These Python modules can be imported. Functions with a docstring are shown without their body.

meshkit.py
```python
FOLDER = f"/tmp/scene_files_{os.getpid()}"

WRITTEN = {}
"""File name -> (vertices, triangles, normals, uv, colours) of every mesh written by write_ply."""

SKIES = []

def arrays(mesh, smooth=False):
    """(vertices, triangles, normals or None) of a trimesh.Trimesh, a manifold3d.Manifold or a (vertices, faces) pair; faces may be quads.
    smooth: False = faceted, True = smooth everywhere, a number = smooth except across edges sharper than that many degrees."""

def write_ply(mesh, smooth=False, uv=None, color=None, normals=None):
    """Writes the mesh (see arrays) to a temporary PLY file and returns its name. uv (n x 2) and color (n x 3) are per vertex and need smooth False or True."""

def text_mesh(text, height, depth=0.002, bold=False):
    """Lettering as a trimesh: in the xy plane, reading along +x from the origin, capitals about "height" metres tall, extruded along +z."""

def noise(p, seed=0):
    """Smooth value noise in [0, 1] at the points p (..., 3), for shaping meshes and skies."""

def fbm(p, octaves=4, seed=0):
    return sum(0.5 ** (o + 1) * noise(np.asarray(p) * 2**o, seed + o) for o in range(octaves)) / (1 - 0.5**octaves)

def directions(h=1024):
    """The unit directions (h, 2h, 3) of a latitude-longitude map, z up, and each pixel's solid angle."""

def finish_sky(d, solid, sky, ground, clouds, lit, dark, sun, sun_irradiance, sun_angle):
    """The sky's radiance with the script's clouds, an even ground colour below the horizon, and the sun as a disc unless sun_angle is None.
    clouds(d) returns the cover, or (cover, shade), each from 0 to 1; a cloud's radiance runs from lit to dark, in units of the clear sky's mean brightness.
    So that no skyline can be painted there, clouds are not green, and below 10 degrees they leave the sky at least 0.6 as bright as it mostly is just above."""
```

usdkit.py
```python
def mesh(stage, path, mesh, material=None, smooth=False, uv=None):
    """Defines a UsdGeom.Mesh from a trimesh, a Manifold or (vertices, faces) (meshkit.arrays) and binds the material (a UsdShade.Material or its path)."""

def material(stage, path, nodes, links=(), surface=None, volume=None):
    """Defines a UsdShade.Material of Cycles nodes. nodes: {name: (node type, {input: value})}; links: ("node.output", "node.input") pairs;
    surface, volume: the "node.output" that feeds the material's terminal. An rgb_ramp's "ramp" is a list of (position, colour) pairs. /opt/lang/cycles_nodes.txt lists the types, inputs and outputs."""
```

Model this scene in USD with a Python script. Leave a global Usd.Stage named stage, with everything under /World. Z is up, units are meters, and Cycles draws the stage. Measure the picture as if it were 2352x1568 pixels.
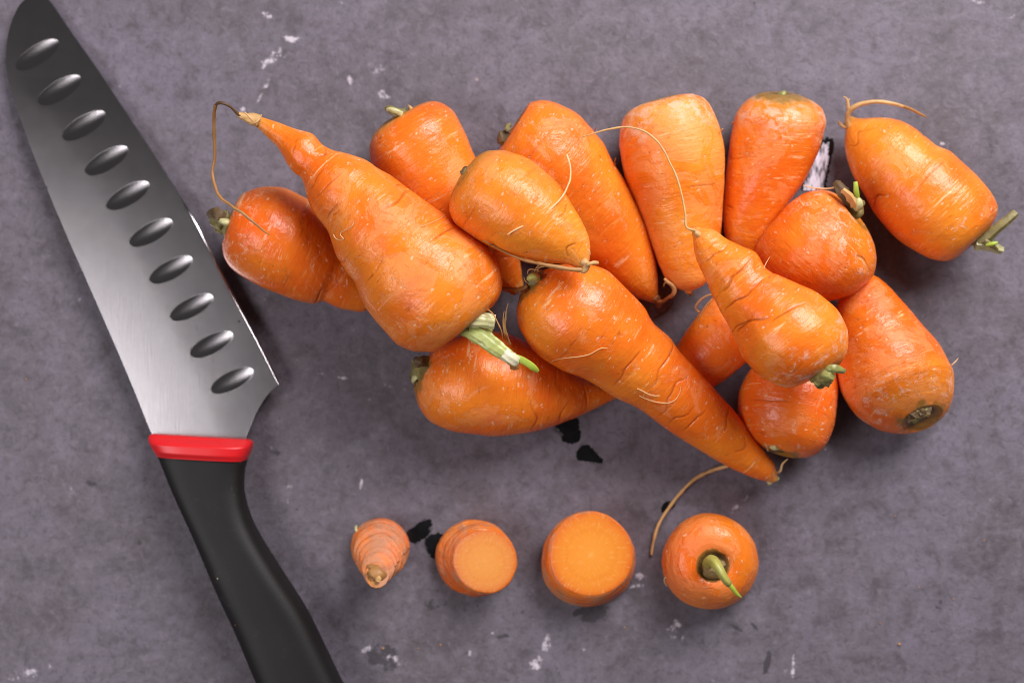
import math, numpy as np, trimesh, usdkit, meshkit
from pxr import Usd, UsdGeom, UsdLux, UsdShade, Sdf, Gf, Vt
from scipy.interpolate import PchipInterpolator, CubicSpline
from shapely.geometry import Polygon, Point

stage = Usd.Stage.CreateInMemory()
UsdGeom.Xform.Define(stage, '/World')
UsdGeom.Scope.Define(stage, '/World/Looks')

# ------------------------------------------------------------------ camera
H = 0.4556                       # camera height over the board, metres
PX = 0.328 / 2352                # metres on the board per measuring unit
cam = UsdGeom.Camera.Define(stage, '/World/camera')
cam.CreateFocalLengthAttr(50.0); cam.CreateHorizontalApertureAttr(36.0); cam.CreateVerticalApertureAttr(24.0)
cam.CreateFStopAttr(6.3); cam.CreateFocusDistanceAttr(H - 0.040)
cam.CreateClippingRangeAttr(Gf.Vec2f(0.02, 50))
cam.CreateExposureAttr(0.0)
cam.AddTranslateOp().Set(Gf.Vec3d(0, 0, H))

# ------------------------------------------------------------------ lamps (studio softboxes and a faint ambient dome)
def softbox(name, pos, aim, w, h, inten, col=(1, 1, 1)):
    l = UsdLux.RectLight.Define(stage, '/World/' + name)
    l.CreateWidthAttr(w); l.CreateHeightAttr(h); l.CreateIntensityAttr(inten); l.CreateColorAttr(Gf.Vec3f(*col))
    m = Gf.Matrix4d().SetLookAt(Gf.Vec3d(*pos), Gf.Vec3d(*aim), Gf.Vec3d(0.01, 1, 0.02)).GetInverse()
    l.AddTransformOp().Set(m)
softbox('left_softbox', (-0.54, -0.18, 0.74), (-0.02, 0.0, 0.02), 0.36, 0.46, 7.6, (1, 0.96, 0.985))
softbox('right_softbox', (0.35, 0.54, 0.56), (0.02, 0.04, 0.02), 0.52, 0.46, 15.3, (1, 0.96, 0.98))
dome = UsdLux.DomeLight.Define(stage, '/World/room_light')
dome.CreateIntensityAttr(0.02); dome.CreateColorAttr(Gf.Vec3f(1, 0.95, 0.97))

# ------------------------------------------------------------------ helpers
def W(x, y, z=0.0):              # a measured point (2352 units wide) seen at height z (metres) -> world
    k = PX * (H - z) / H
    return np.array([(x - 1176) * k, (784 - y) * k, z])
def S(z): return PX * (H - z) / H
MM = 0.001
used = {}
def numbered(path):
    n = used.get(path, 0); used[path] = n + 1
    return path if n == 0 else f'{path}_{n:03d}'
def smoothstep(a, b, x):
    t = np.clip((x - a) / (b - a), 0, 1); return t * t * (3 - 2 * t)
def tag(prim, label=None, cat=None, group=None, kind=None):
    for k, v in (('label', label), ('category', cat), ('group', group), ('kind', kind)):
        if v: prim.SetCustomDataByKey(k, v)
    return prim
class Thing:
    def __init__(self, name, label, cat, loc, group=None):
        self.path = numbered('/World/' + name); self.loc = np.asarray(loc, float)
        x = UsdGeom.Xform.Define(stage, self.path); x.AddTranslateOp().Set(Gf.Vec3d(*map(float, self.loc)))
        tag(x.GetPrim(), label, cat, group)
    def part(self, name, vf, mat, smooth=True, pv=None, label=None, under=None):
        v, f = vf
        p = numbered((under or self.path) + '/' + name)
        m = usdkit.mesh(stage, p, trimesh.Trimesh(v - self.loc, f, process=False), mat, smooth=smooth)
        for k, a in (pv or {}).items():
            UsdGeom.PrimvarsAPI(m).CreatePrimvar(k, Sdf.ValueTypeNames.Float3Array, 'vertex').Set(Vt.Vec3fArray.FromNumpy(np.asarray(a, np.float32)))
        if label: tag(m.GetPrim(), label)
        return p
def single(name, vf, mat, label=None, cat=None, kind=None, group=None, smooth=True, pv=None):
    v, f = vf
    p = numbered('/World/' + name)
    m = usdkit.mesh(stage, p, trimesh.Trimesh(v, f, process=False), mat, smooth=smooth)
    for k, a in (pv or {}).items():
        UsdGeom.PrimvarsAPI(m).CreatePrimvar(k, Sdf.ValueTypeNames.Float3Array, 'vertex').Set(Vt.Vec3fArray.FromNumpy(np.asarray(a, np.float32)))
    tag(m.GetPrim(), label, cat, group, kind)
    return m
def join(*ms):
    vs, fs, n = [], [], 0
    for v, f in ms:
        vs.append(v); fs.append(f + n); n += len(v)
    return np.vstack(vs), np.vstack(fs)
def loft(rings, cap0=True, cap1=True):       # rings (n, m, 3), closed around
    n, m, _ = rings.shape
    v = rings.reshape(-1, 3)
    i, j = np.meshgrid(np.arange(n - 1), np.arange(m), indexing='ij')
    a = i * m + j; b = i * m + (j + 1) % m; c = (i + 1) * m + (j + 1) % m; d = (i + 1) * m + j
    f = np.stack([a, b, c, a, c, d], -1).reshape(-1, 3)
    ex = []
    if cap0:
        v = np.vstack([v, rings[0].mean(0)]); k = len(v) - 1
        ex.append(np.stack([np.full(m, k), (np.arange(m) + 1) % m, np.arange(m)], 1))
    if cap1:
        v = np.vstack([v, rings[-1].mean(0)]); k = len(v) - 1; o = (n - 1) * m
        ex.append(np.stack([np.full(m, k), o + np.arange(m), o + (np.arange(m) + 1) % m], 1))
    return v, np.vstack([f] + ex)
def tube(pts, radii, sides=10, step=0.0006, ridge=0.0, nr=5, rough=0.0, seed=0, flat=1.0, kink=0.0):
    """pts [(x, y, z mm)], radii in measuring units; a smooth tapering tube."""
    P = np.array([W(x, y, z * MM) for x, y, z in pts]); R = np.array(radii, float) * np.array([S(z * MM) for _, _, z in pts])
    d = np.r_[0, np.cumsum(np.linalg.norm(np.diff(P, axis=0), axis=1))]
    n = max(4, int(d[-1] / step)); t = np.linspace(0, d[-1], n)
    C = CubicSpline(d, P)(t) if len(P) > 2 else np.array([np.interp(t, d, P[:, k]) for k in range(3)]).T
    r = PchipInterpolator(d, R)(t)
    if kink:
        for k in range(3):
            o = sum(a * (meshkit.noise(np.stack([t * fq, 0 * t + k * 9.1, 0 * t + P[0, 0] * 1e4], -1), k) - 0.5) for fq, a in ((110, 1.0), (330, 0.5)))
            C[:, k] += o * kink * PX * np.clip(np.minimum(t, d[-1] - t) / 0.003, 0, 1)
        r = r * (1 + 0.5 * (meshkit.noise(np.stack([t * 700, 0 * t, 0 * t + P[0, 1] * 1e4], -1), 5) - 0.5))
    T = np.gradient(C, axis=0); T /= np.linalg.norm(T, axis=1)[:, None]
    up = np.array([0, 0, 1.0]); U = np.cross(T, up); U[np.linalg.norm(U, axis=1) < 1e-3] = [1, 0, 0]
    U /= np.linalg.norm(U, axis=1)[:, None]; V = np.cross(U, T)
    th = np.arange(sides) * 2 * np.pi / sides
    rr = r[:, None] * (1 + ridge * np.cos(nr * th)[None])
    if rough:
        q = np.stack([np.broadcast_to(t[:, None] * 900, rr.shape), np.broadcast_to(np.cos(th) * 1.5, rr.shape), np.broadcast_to(np.sin(th) * 1.5, rr.shape)], -1)
        rr = rr * (1 + rough * (meshkit.noise(q + seed * 7.3, seed) - 0.5) * 2)
    ring = C[:, None] + rr[..., None] * (np.cos(th)[None, :, None] * U[:, None] + flat * np.sin(th)[None, :, None] * V[:, None])
    return loft(ring)

# ------------------------------------------------------------------ materials
def mat(name, nodes, links, surface='p.BSDF'):
    return usdkit.material(stage, '/World/Looks/' + name, nodes, links, surface=surface)
class G:                                     # small builder for node graphs
    def __init__(self): self.n, self.l, self.k = {}, [], 0
    def add(self, kind, ins=None, **links):
        self.k += 1; nm = f'n{self.k}'; self.n[nm] = (kind, ins or {})
        for i, src in links.items(): self.l.append((src, f'{nm}.{i}'))
        return nm
    def noise(self, vec, scale, detail=2, rough=0.5, dist=0.0): return self.add('noise_texture', {'scale': scale, 'detail': detail, 'roughness': rough, 'distortion': dist}, vector=vec) + '.fac'
    def map(self, v, a, b, c=0.0, d=1.0): return self.add('map_range', {'range_type': 'smoothstep', 'from_min': a, 'from_max': b, 'to_min': c, 'to_max': d}, value=v) + '.result'
    def mul(self, a, b): 
        return (self.add('math', {'math_type': 'multiply', 'value2': b}, value1=a) if not isinstance(b, str) else self.add('math', {'math_type': 'multiply'}, value1=a, value2=b)) + '.value'
    def addm(self, a, b):
        return (self.add('math', {'math_type': 'add', 'value2': b}, value1=a) if not isinstance(b, str) else self.add('math', {'math_type': 'add'}, value1=a, value2=b)) + '.value'
    def mix(self, fac, a, b):
        ins, ln = {}, {}
        for k, x in (('fac', fac), ('color1', a), ('color2', b)):
            if isinstance(x, str): ln[k] = x
            else: ins[k] = x
        return self.add('mix', ins, **ln) + '.color'
    def sep(self, v):
        s = self.add('separate_xyz', None, vector=v); return s + '.x', s + '.y', s + '.z'
    def done(self, name, ins, **links):
        self.n['p'] = ('principled_bsdf', ins)
        for i, src in links.items(): self.l.append((src, f'p.{i}'))
        return mat(name, self.n, self.l)
def plain(name, col, rough=0.5, var=0.25, scale=300, bump=0.0, **kw):
    g = G(); tc = g.add('texture_coordinate') + '.object'
    n = g.noise(tc, scale, 3, 0.6)
    c = g.mix(n, tuple(x * (1 - var) for x in col), tuple(min(1, x * (1 + var)) for x in col))
    ln = {'base_color': c}
    if bump:
        ln['normal'] = g.add('bump', {'strength': bump, 'distance': 0.0005}, height=n) + '.normal'
    return g.done(name, {'roughness': rough, **kw}, **ln)

def carrot_mat(name, seed, hue=0.0, dry=0.5, scuff=0.5, red=0.0, matte=0.0, wet=0.0, green=0.0, dust=0.0):
    """Carrot skin. ax = (along, across, up) in metres, cf = (crease, crown, tip)."""
    g = G()
    ax = g.add('attribute', {'attribute': 'ax'}) + '.vector'
    cf = g.add('attribute', {'attribute': 'cf'}) + '.vector'
    v = g.add('mapping', {'location': (seed * 1.37, seed * 0.71, seed * 2.13)}, vector=ax) + '.vector'
    st = g.add('mapping', {'location': (seed * 1.37, seed * 0.71, 0.0), 'scale': (1.0, 0.13, 0.13)}, vector=ax) + '.vector'
    crease, crown, tip = g.sep(cf)
    big = g.noise(v, 42, 3, 0.55)
    deep = (0.78 + 0.02 * hue, 0.134 + 0.025 * hue - 0.03 * red, 0.009)
    lite = (0.85, 0.228 + 0.035 * hue - 0.05 * red, 0.016 + 0.006 * hue)
    col = g.mix(g.map(big, 0.33, 0.67), deep, lite)
    # fine rings around the root
    ring = g.noise(st, 1100, 3, 0.6)
    zone = g.map(g.noise(v, 60, 2), 0.42, 0.62)
    col = g.mix(g.mul(g.map(ring, 0.56, 0.72), g.mul(zone, 0.40)), col, (0.88, 0.42, 0.11))
    col = g.mix(g.mul(g.map(ring, 0.42, 0.30), 0.22), col, (0.66, 0.10, 0.006))
    # dry film in ragged patches, its peachy specular haze mixed into the colour
    dn = g.addm(g.noise(v, 75, 8, 0.72, 0.8), g.mul(g.addm(g.noise(st, 300, 4, 0.7), -0.5), 0.14))
    dm = g.map(dn, 0.60 - 0.14 * dry, 0.645 - 0.14 * dry)
    col = g.mix(g.mul(dm, 0.17), col, (0.90, 0.44, 0.20))
    # pale scuffs stretched around the root, flecks and pin spots
    sc = g.mul(g.map(g.noise(st, 420, 6, 0.72, 0.5), 0.585, 0.65), g.map(g.noise(v, 70, 4, 0.6), 0.60 - 0.14 * scuff, 0.68 - 0.12 * scuff))
    col = g.mix(g.mul(sc, 0.68), col, (0.90, 0.56, 0.28))
    vo = g.add('voronoi_texture', {'scale': 700.0, 'randomness': 1.0}, vector=g.add('mapping', {'location': (seed, 0, 0), 'scale': (1.0, 0.55, 0.55)}, vector=g.add('mix', {'mix_type': 'add', 'fac': 1.0}, color1=v, color2=g.mul(g.noise(v, 700, 3), 0.0022)) + '.color') + '.vector')
    cellr, cellg, _ = g.sep(vo + '.color')
    spots = g.mul(g.map(g.addm(vo + '.distance', g.addm(g.mul(cellg, 0.20), g.mul(g.noise(v, 1600, 3), 0.16))), 0.40, 0.26), g.map(g.addm(cellr, g.mul(g.addm(g.noise(v, 90, 3), -0.5), 0.6)), 0.52, 0.60))
    col = g.mix(g.mul(spots, 0.52), col, (0.92, 0.62, 0.40))
    lf = g.add('mapping', {'rotation': (0.4, 0.9, 0.3), 'scale': (1.0, 0.30, 1.0)}, vector=v) + '.vector'
    lint = g.mul(g.map(g.noise(lf, 1500, 4, 0.75, 0.6), 0.665, 0.72), g.map(g.noise(v, 160, 4, 0.65), 0.45, 0.60))
    col = g.mix(g.mul(lint, 0.55), col, (0.92, 0.66, 0.46))
    if dust:
        dzone, _, _ = g.sep(g.add('attribute', {'attribute': 'dz'}) + '.vector')
        du = g.mul(g.map(g.noise(v, 330, 7, 0.74, 0.4), 0.60 - 0.16 * dust, 0.68 - 0.12 * dust), g.map(g.addm(dzone, g.mul(g.addm(g.noise(v, 85, 4), -0.5), 1.1)), 0.30, 0.60))
        col = g.mix(g.mul(du, 0.60), col, (0.84, 0.52, 0.38))
    vd = g.add('voronoi_texture', {'scale': 150.0, 'randomness': 1.0}, vector=v)
    cd, _, _ = g.sep(vd + '.color')
    dirt = g.mul(g.map(g.addm(vd + '.distance', g.mul(g.noise(v, 900, 3), 0.12)), 0.15, 0.09), g.map(cd, 0.86, 0.88))
    col = g.mix(g.mul(dirt, 0.75), col, (0.30, 0.07, 0.015))
    brk0 = g.map(g.noise(v, 380, 4, 0.65), 0.36, 0.56)
    hl_ = g.noise(st, 230, 3, 0.6, 0.4)
    hair = g.mul(g.map(g.add('math', {'math_type': 'absolute'}, value1=g.addm(hl_, -0.5)) + '.value', 0.010, 0.003), g.mul(g.map(g.noise(v, 130, 4, 0.65), 0.50, 0.62), brk0))
    col = g.mix(g.mul(hair, 0.55), col, (0.40, 0.065, 0.007))
    bl = g.mul(g.map(g.noise(v, 60, 5, 0.65), 0.60, 0.70), g.map(g.noise(v, 520, 4, 0.7), 0.40, 0.62))
    col = g.mix(g.mul(bl, 0.42), col, (0.42, 0.12, 0.025))
    # creases, crown and tip
    brk = g.map(g.noise(v, 420, 4, 0.65), 0.30, 0.50)
    col = g.mix(g.mul(g.mul(crease, brk), 0.80), col, (0.28, 0.045, 0.005))
    cn = g.noise(v, 260, 4, 0.6)
    if green > 0.4: col = g.mix(g.mul(g.map(g.addm(crown, g.mul(g.addm(g.noise(v, 110, 4), -0.5), 0.5)), 0.06, 0.50), 0.62), col, (0.40, 0.205, 0.018))
    cr = g.map(g.addm(crown, g.mul(g.addm(cn, -0.5), 0.9)), 0.34, 0.60)
    col = g.mix(g.mul(cr, 0.85), col, g.mix(cn, (0.10, 0.060, 0.012), (0.34, 0.19, 0.030)))
    cr2 = g.map(g.addm(crown, g.mul(g.addm(cn, -0.5), 0.4)), 0.74, 0.92)
    col = g.mix(cr2, col, g.mix(g.map(cn, 0.4, 0.6), (0.030, 0.017, 0.007), (0.15, 0.085, 0.022)))
    tp = g.map(g.addm(tip, g.mul(g.addm(cn, -0.5), 0.5)), 0.4, 0.95)
    col = g.mix(g.mul(tp, 0.8), col, (0.62, 0.30, 0.065))
    if matte:
        mn = g.noise(v, 150, 5, 0.65)
        col = g.mix(g.map(mn, 0.58 - 0.25 * matte, 0.66), col, (0.52, 0.225, 0.115))
        col = g.mix(g.mul(g.map(ring, 0.46, 0.32), 0.55), col, (0.30, 0.085, 0.02))
    rgh = g.mix(dm, (0.29 + 0.27 * matte,) * 3, (0.50 + 0.12 * matte,) * 3)
    if wet:
        axx, _, _ = g.sep(ax)
        wz = g.map(g.addm(axx, g.mul(g.addm(g.noise(v, 90, 4), -0.5), 0.03)), 0.048, 0.030)
        rgh = g.mix(wz, rgh, (0.13,) * 3)
    hgt = g.addm(g.addm(g.addm(g.mul(g.noise(v, 190, 4, 0.6), 1.1), g.mul(ring, 0.7)), g.mul(g.noise(v, 420, 4, 0.6), 0.8)), g.addm(g.mul(spots, 0.5), g.mul(dm, 0.25)))
    nrm = g.add('bump', {'strength': 0.65, 'distance': 0.00035}, height=hgt) + '.normal'
    return g.done(name, {'subsurface_weight': 0.15, 'subsurface_scale': 0.0014, 'subsurface_radius': (1, 0.35, 0.1), 'specular_ior_level': 0.42 + 0.1 * wet}, base_color=col, roughness=rgh, normal=nrm)

M_green = plain('green_stalk', (0.40, 0.42, 0.12), 0.35, 0.4, 500, 0.3, subsurface_weight=0.15, subsurface_scale=0.001)
M_bright = plain('fresh_green', (0.36, 0.46, 0.05), 0.4, 0.25, 500, 0.3)
M_pale = plain('pale_stub', (0.52, 0.50, 0.24), 0.35, 0.3, 500, 0.3)
M_olive = plain('olive_stub', (0.21, 0.17, 0.055), 0.5, 0.6, 450, 0.6)
M_stalk = plain('stalk_green', (0.42, 0.47, 0.15), 0.32, 0.35, 350, 0.35, subsurface_weight=0.15, subsurface_scale=0.001)
M_white = plain('torn_fibre', (0.66, 0.62, 0.42), 0.3, 0.25, 500, 0.3)
M_yel = plain('yellow_stalk', (0.40, 0.38, 0.085), 0.4, 0.3, 400, 0.3)
M_olive2 = plain('olive_green_stub', (0.30, 0.29, 0.085), 0.35, 0.5, 380, 0.5)
M_tan = plain('tan_stub', (0.24, 0.16, 0.06), 0.6, 0.7, 420, 0.7)
M_brown = plain('brown_stub', (0.11, 0.065, 0.025), 0.6, 0.7, 450, 0.7)
M_root = plain('dry_root', (0.58, 0.34, 0.13), 0.5, 0.3, 250, 0.2)
M_rootb = plain('brown_root', (0.36, 0.17, 0.05), 0.5, 0.5, 200, 0.3)
M_rootd = plain('dark_root', (0.10, 0.05, 0.02), 0.5, 0.5, 200, 0.3)
M_hair = plain('pale_hair', (0.80, 0.50, 0.24), 0.5, 0.2, 250)

#==TABLE==
# ------------------------------------------------------------------ the board
def mark_field(X, Y):
    """Coarse masks of wear: x pale paint smears, y dark dull spots, z lilac rubbing."""
    a = np.zeros_like(X); b = np.zeros_like(X); c = np.zeros_like(X)
    def el(f, x, y, rx, ry, ang=0.0, amt=1.0):
        p = W(x, y); dx = (X - p[0]) / PX; dy = -(Y - p[1]) / PX; t = math.radians(ang)
        u = dx * math.cos(t) + dy * math.sin(t); w = -dx * math.sin(t) + dy * math.cos(t)
        q = np.sqrt((u / rx) ** 2 + (w / ry) ** 2)
        np.maximum(f, amt * np.clip(1.6 - q, 0, 1), out=f)
    for m in ((612, 34, 16, 8, 20, .8), (664, 90, 22, 9, 5, 1), (628, 132, 30, 13, -35, .8), (606, 155, 12, 10, 0, .7), (606, 205, 30, 5, -60, .8),
              (590, 235, 14, 4, -50, .6), (805, 184, 8, 12, 0, .95), (870, 165, 26, 16, 50, .62), (884, 217, 20, 10, 10, .85), (556, 256, 9, 12, 0, .9), (640, 250, 6, 4, 0, .6),
              (2250, 5, 22, 6, 10, .8), (2285, 20, 16, 5, 40, .7), (2330, 40, 14, 8, 0, .6), (829, 1112, 5, 13, 8, 1.1), (664, 1118, 8, 6, 0, .85), (662, 1150, 3, 26, 3, .6), (745, 860, 22, 3, 5, .75), (788, 868, 16, 4, 8, .95),
              (888, 886, 16, 3, 12, .65), (924, 893, 18, 3, 10, .75), (1255, 1480, 11, 22, 25, .9), (1230, 1525, 14, 20, 35, .95), (1245, 1500, 4, 40, 28, .55), (1552, 1436, 13, 14, 0, .9),
              (1545, 1455, 26, 14, 20, .62), (1568, 1462, 8, 8, 0, .8), (1470, 1322, 14, 10, -40, .8), (1462, 1345, 22, 6, -10, .85), (1687, 1168, 16, 6, -60, .9), (1712, 1145, 10, 5, -50, .8), (1692, 1160, 14, 12, 0, .6),
              (1822, 1530, 5, 36, 2, .85), (1806, 1538, 5, 5, 0, .8), (845, 1490, 18, 8, -20, .75), (905, 1512, 26, 18, 20, .6), (1080, 1500, 6, 9, 0, .7), (1130, 1452, 5, 5, 0, .8), (1065, 1535, 5, 5, 0, .75), (1335, 1492, 6, 6, 0, .7),
              (68, 1545, 26, 16, 0, .72), (30, 1552, 20, 12, 0, .6), (120, 1530, 10, 14, 0, .6), (1640, 1560, 8, 6, 0, .7), (2165, 330, 7, 4, 20, .9), (1700, 1010, 12, 8, 0, .65), (1860, 1015, 4, 6, 0, .9), (1895, 1030, 5, 8, 0, .5),
              (1345, 1490, 5, 4, 0, .6), (66, 1230, 2, 30, 4, .55), (150, 1280, 2, 60, -8, .5), (1205, 1490, 5, 4, 0, .6), (500, 18, 12, 6, 0, .5), (760, 8, 40, 8, 0, .5), (2260, 1330, 3, 3, 0, .8)):
        el(a, *m)
    for m in ((880, 1505, 40, 28, 20, .8), (1362, 1408, 34, 20, 0, 1.0), (1325, 1405, 14, 12, 0, .8), (1762, 1522, 7, 26, 15, 1.0), (1735, 1440, 3, 40, -38, .7), (1690, 1440, 3, 20, -60, .8), (1165, 60, 3, 22, 20, .5), (1192, 45, 3, 18, -20, .4), (995, 1385, 30, 20, 0, .5),
              (1720, 1275, 3, 60, -30, .35), (1275, 1525, 2, 70, -25, .7), (1200, 1405, 4, 10, 30, .6), (960, 1325, 6, 6, 0, .6), (640, 1040, 20, 10, 0, .4), (210, 1110, 16, 8, 10, .6), (90, 1100, 14, 8, 0, .55), (310, 1240, 24, 10, 30, .5), (350, 1190, 20, 10, 0, .5), (1155, 1460, 20, 6, 0, .5), (2155, 1388, 14, 12, 0, .5), (1805, 1395, 18, 5, 0, .5), (340, 270, 10, 8, 0, .4), (470, 400, 12, 10, 0, .4)):
        el(b, *m)
    for m in ((1700, 560, 200, 60, 60, .5), (2250, 740, 7, 90, 3, .8), (2262, 160, 40, 60, 10, .55), (430, 120, 60, 30, -30, .5), (700, 300, 50, 40, 0, .4), (230, 1450, 40, 22, -40, .6), (520, 1500, 14, 60, 20, .6), (2050, 120, 90, 60, 20, .4), (2100, 1150, 200, 60, 60, .4), (600, 560, 80, 40, 0, .3), (700, 1060, 60, 120, 0, .35)):
        el(c, *m)
    for m in ((1305, 988, 30, 30, 0, .8), (1352, 1042, 33, 20, 30, .8), (965, 1220, 32, 20, -40, .8), (1000, 1250, 26, 28, 0, .8), (1534, 1158, 16, 10, -30, .7)): el(b, *m)
    r = np.random.default_rng(8)
    for k in range(46):
        m = (r.uniform(0, 2352), r.uniform(0, 1568), 4.0, r.uniform(15, 90), r.uniform(-70, 70), r.uniform(.30, .55))
        el(a if k % 3 else b, *m)
    return np.stack([a, b, c], -1)
def board():
    def axis(lim, inner, step):
        o = np.linspace(inner, lim, 14)[1:]
        return np.r_[-o[::-1], np.linspace(-inner, inner, int(2 * inner / step) + 1), o]
    xs, ys = axis(0.75, 0.18, 0.0006), axis(0.6, 0.125, 0.0006)
    X, Y = np.meshgrid(xs, ys)
    F = mark_field(X, Y)
    v = np.stack([X, Y, np.zeros_like(X)], -1).reshape(-1, 3)
    n, m = X.shape
    i, j = np.meshgrid(np.arange(n - 1), np.arange(m - 1), indexing='ij'); k = i * m + j
    f = np.stack([k, k + 1, k + m + 1, k, k + m + 1, k + m], -1).reshape(-1, 3)
    return (v, f), {'mk': F.reshape(-1, 3)}
def board_mat():
    g = G()
    p = g.add('texture_coordinate') + '.object'
    mk = g.add('attribute', {'attribute': 'mk'}) + '.vector'
    pale, dark, lilac = g.sep(mk)
    big = g.noise(p, 20, 4, 0.6); mid = g.noise(p, 120, 5, 0.65, 0.4); sm = g.noise(p, 420, 4, 0.65, 0.5); fine = g.noise(p, 1100, 3, 0.6)
    col = g.mix(g.map(big, 0.3, 0.7), (0.117, 0.0991, 0.1138), (0.152, 0.1325, 0.1689))
    col = g.mix(g.mul(g.map(mid, 0.52, 0.28), 0.75), col, (0.072, 0.060, 0.069))
    col = g.mix(g.mul(g.map(mid, 0.50, 0.72), 0.55), col, (0.1952, 0.1708, 0.2146))
    col = g.mix(g.mul(g.map(sm, 0.50, 0.30), 0.52), col, (0.065, 0.053, 0.057))
    col = g.mix(g.mul(g.map(sm, 0.52, 0.74), 0.48), col, (0.22, 0.1876, 0.2264))
    col = g.mix(g.mul(g.map(fine, 0.50, 0.30), 0.35), col, (0.070, 0.058, 0.064))
    pits = g.mul(g.map(g.noise(p, 330, 5, 0.7), 0.37, 0.29), g.map(g.noise(p, 40, 2), 0.35, 0.6))
    col = g.mix(g.mul(pits, 0.65), col, (0.035, 0.030, 0.033))
    lw = g.mul(lilac, g.map(g.noise(p, 260, 5, 0.7), 0.40, 0.68))
    col = g.mix(g.mul(lw, 0.5), col, (0.2069, 0.1898, 0.2445))
    dk = g.map(g.addm(dark, g.mul(g.addm(g.noise(p, 300, 4, 0.65), -0.5), 2.2)), 0.42, 0.72)
    col = g.mix(g.mul(dk, 0.72), col, (0.026, 0.023, 0.027))
    wn = g.addm(pale, g.mul(g.addm(g.noise(p, 420, 6, 0.72), -0.5), 3.0))
    wh = g.map(wn, 0.60, 1.15)
    col = g.mix(g.mul(wh, 0.9), col, (0.62, 0.56, 0.62))
    vo = g.add('voronoi_texture', {'scale': 90.0, 'randomness': 1.0}, vector=p); c, _, _ = g.sep(vo + '.color')
    dots = g.mul(g.map(vo + '.distance', 0.055, 0.03), g.map(c, 0.80, 0.83))
    col = g.mix(g.mul(dots, 0.55), col, (0.50, 0.36, 0.34))
    h = g.addm(g.addm(g.mul(sm, 0.9), g.mul(fine, 0.4)), g.addm(g.mul(wh, 0.25), g.mul(pits, -0.6)))
    nrm = g.add('bump', {'strength': 0.40, 'distance': 0.0006}, height=h) + '.normal'
    return g.done('board_paint', {'roughness': 0.62, 'specular_ior_level': 0.4}, base_color=col, normal=nrm)
bv, bp = board()
single('table_surface', bv, board_mat(), 'dark grey purple painted board, mottled and scuffed with pale smears', 'table top', kind='structure', smooth=False, pv=bp)

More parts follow.
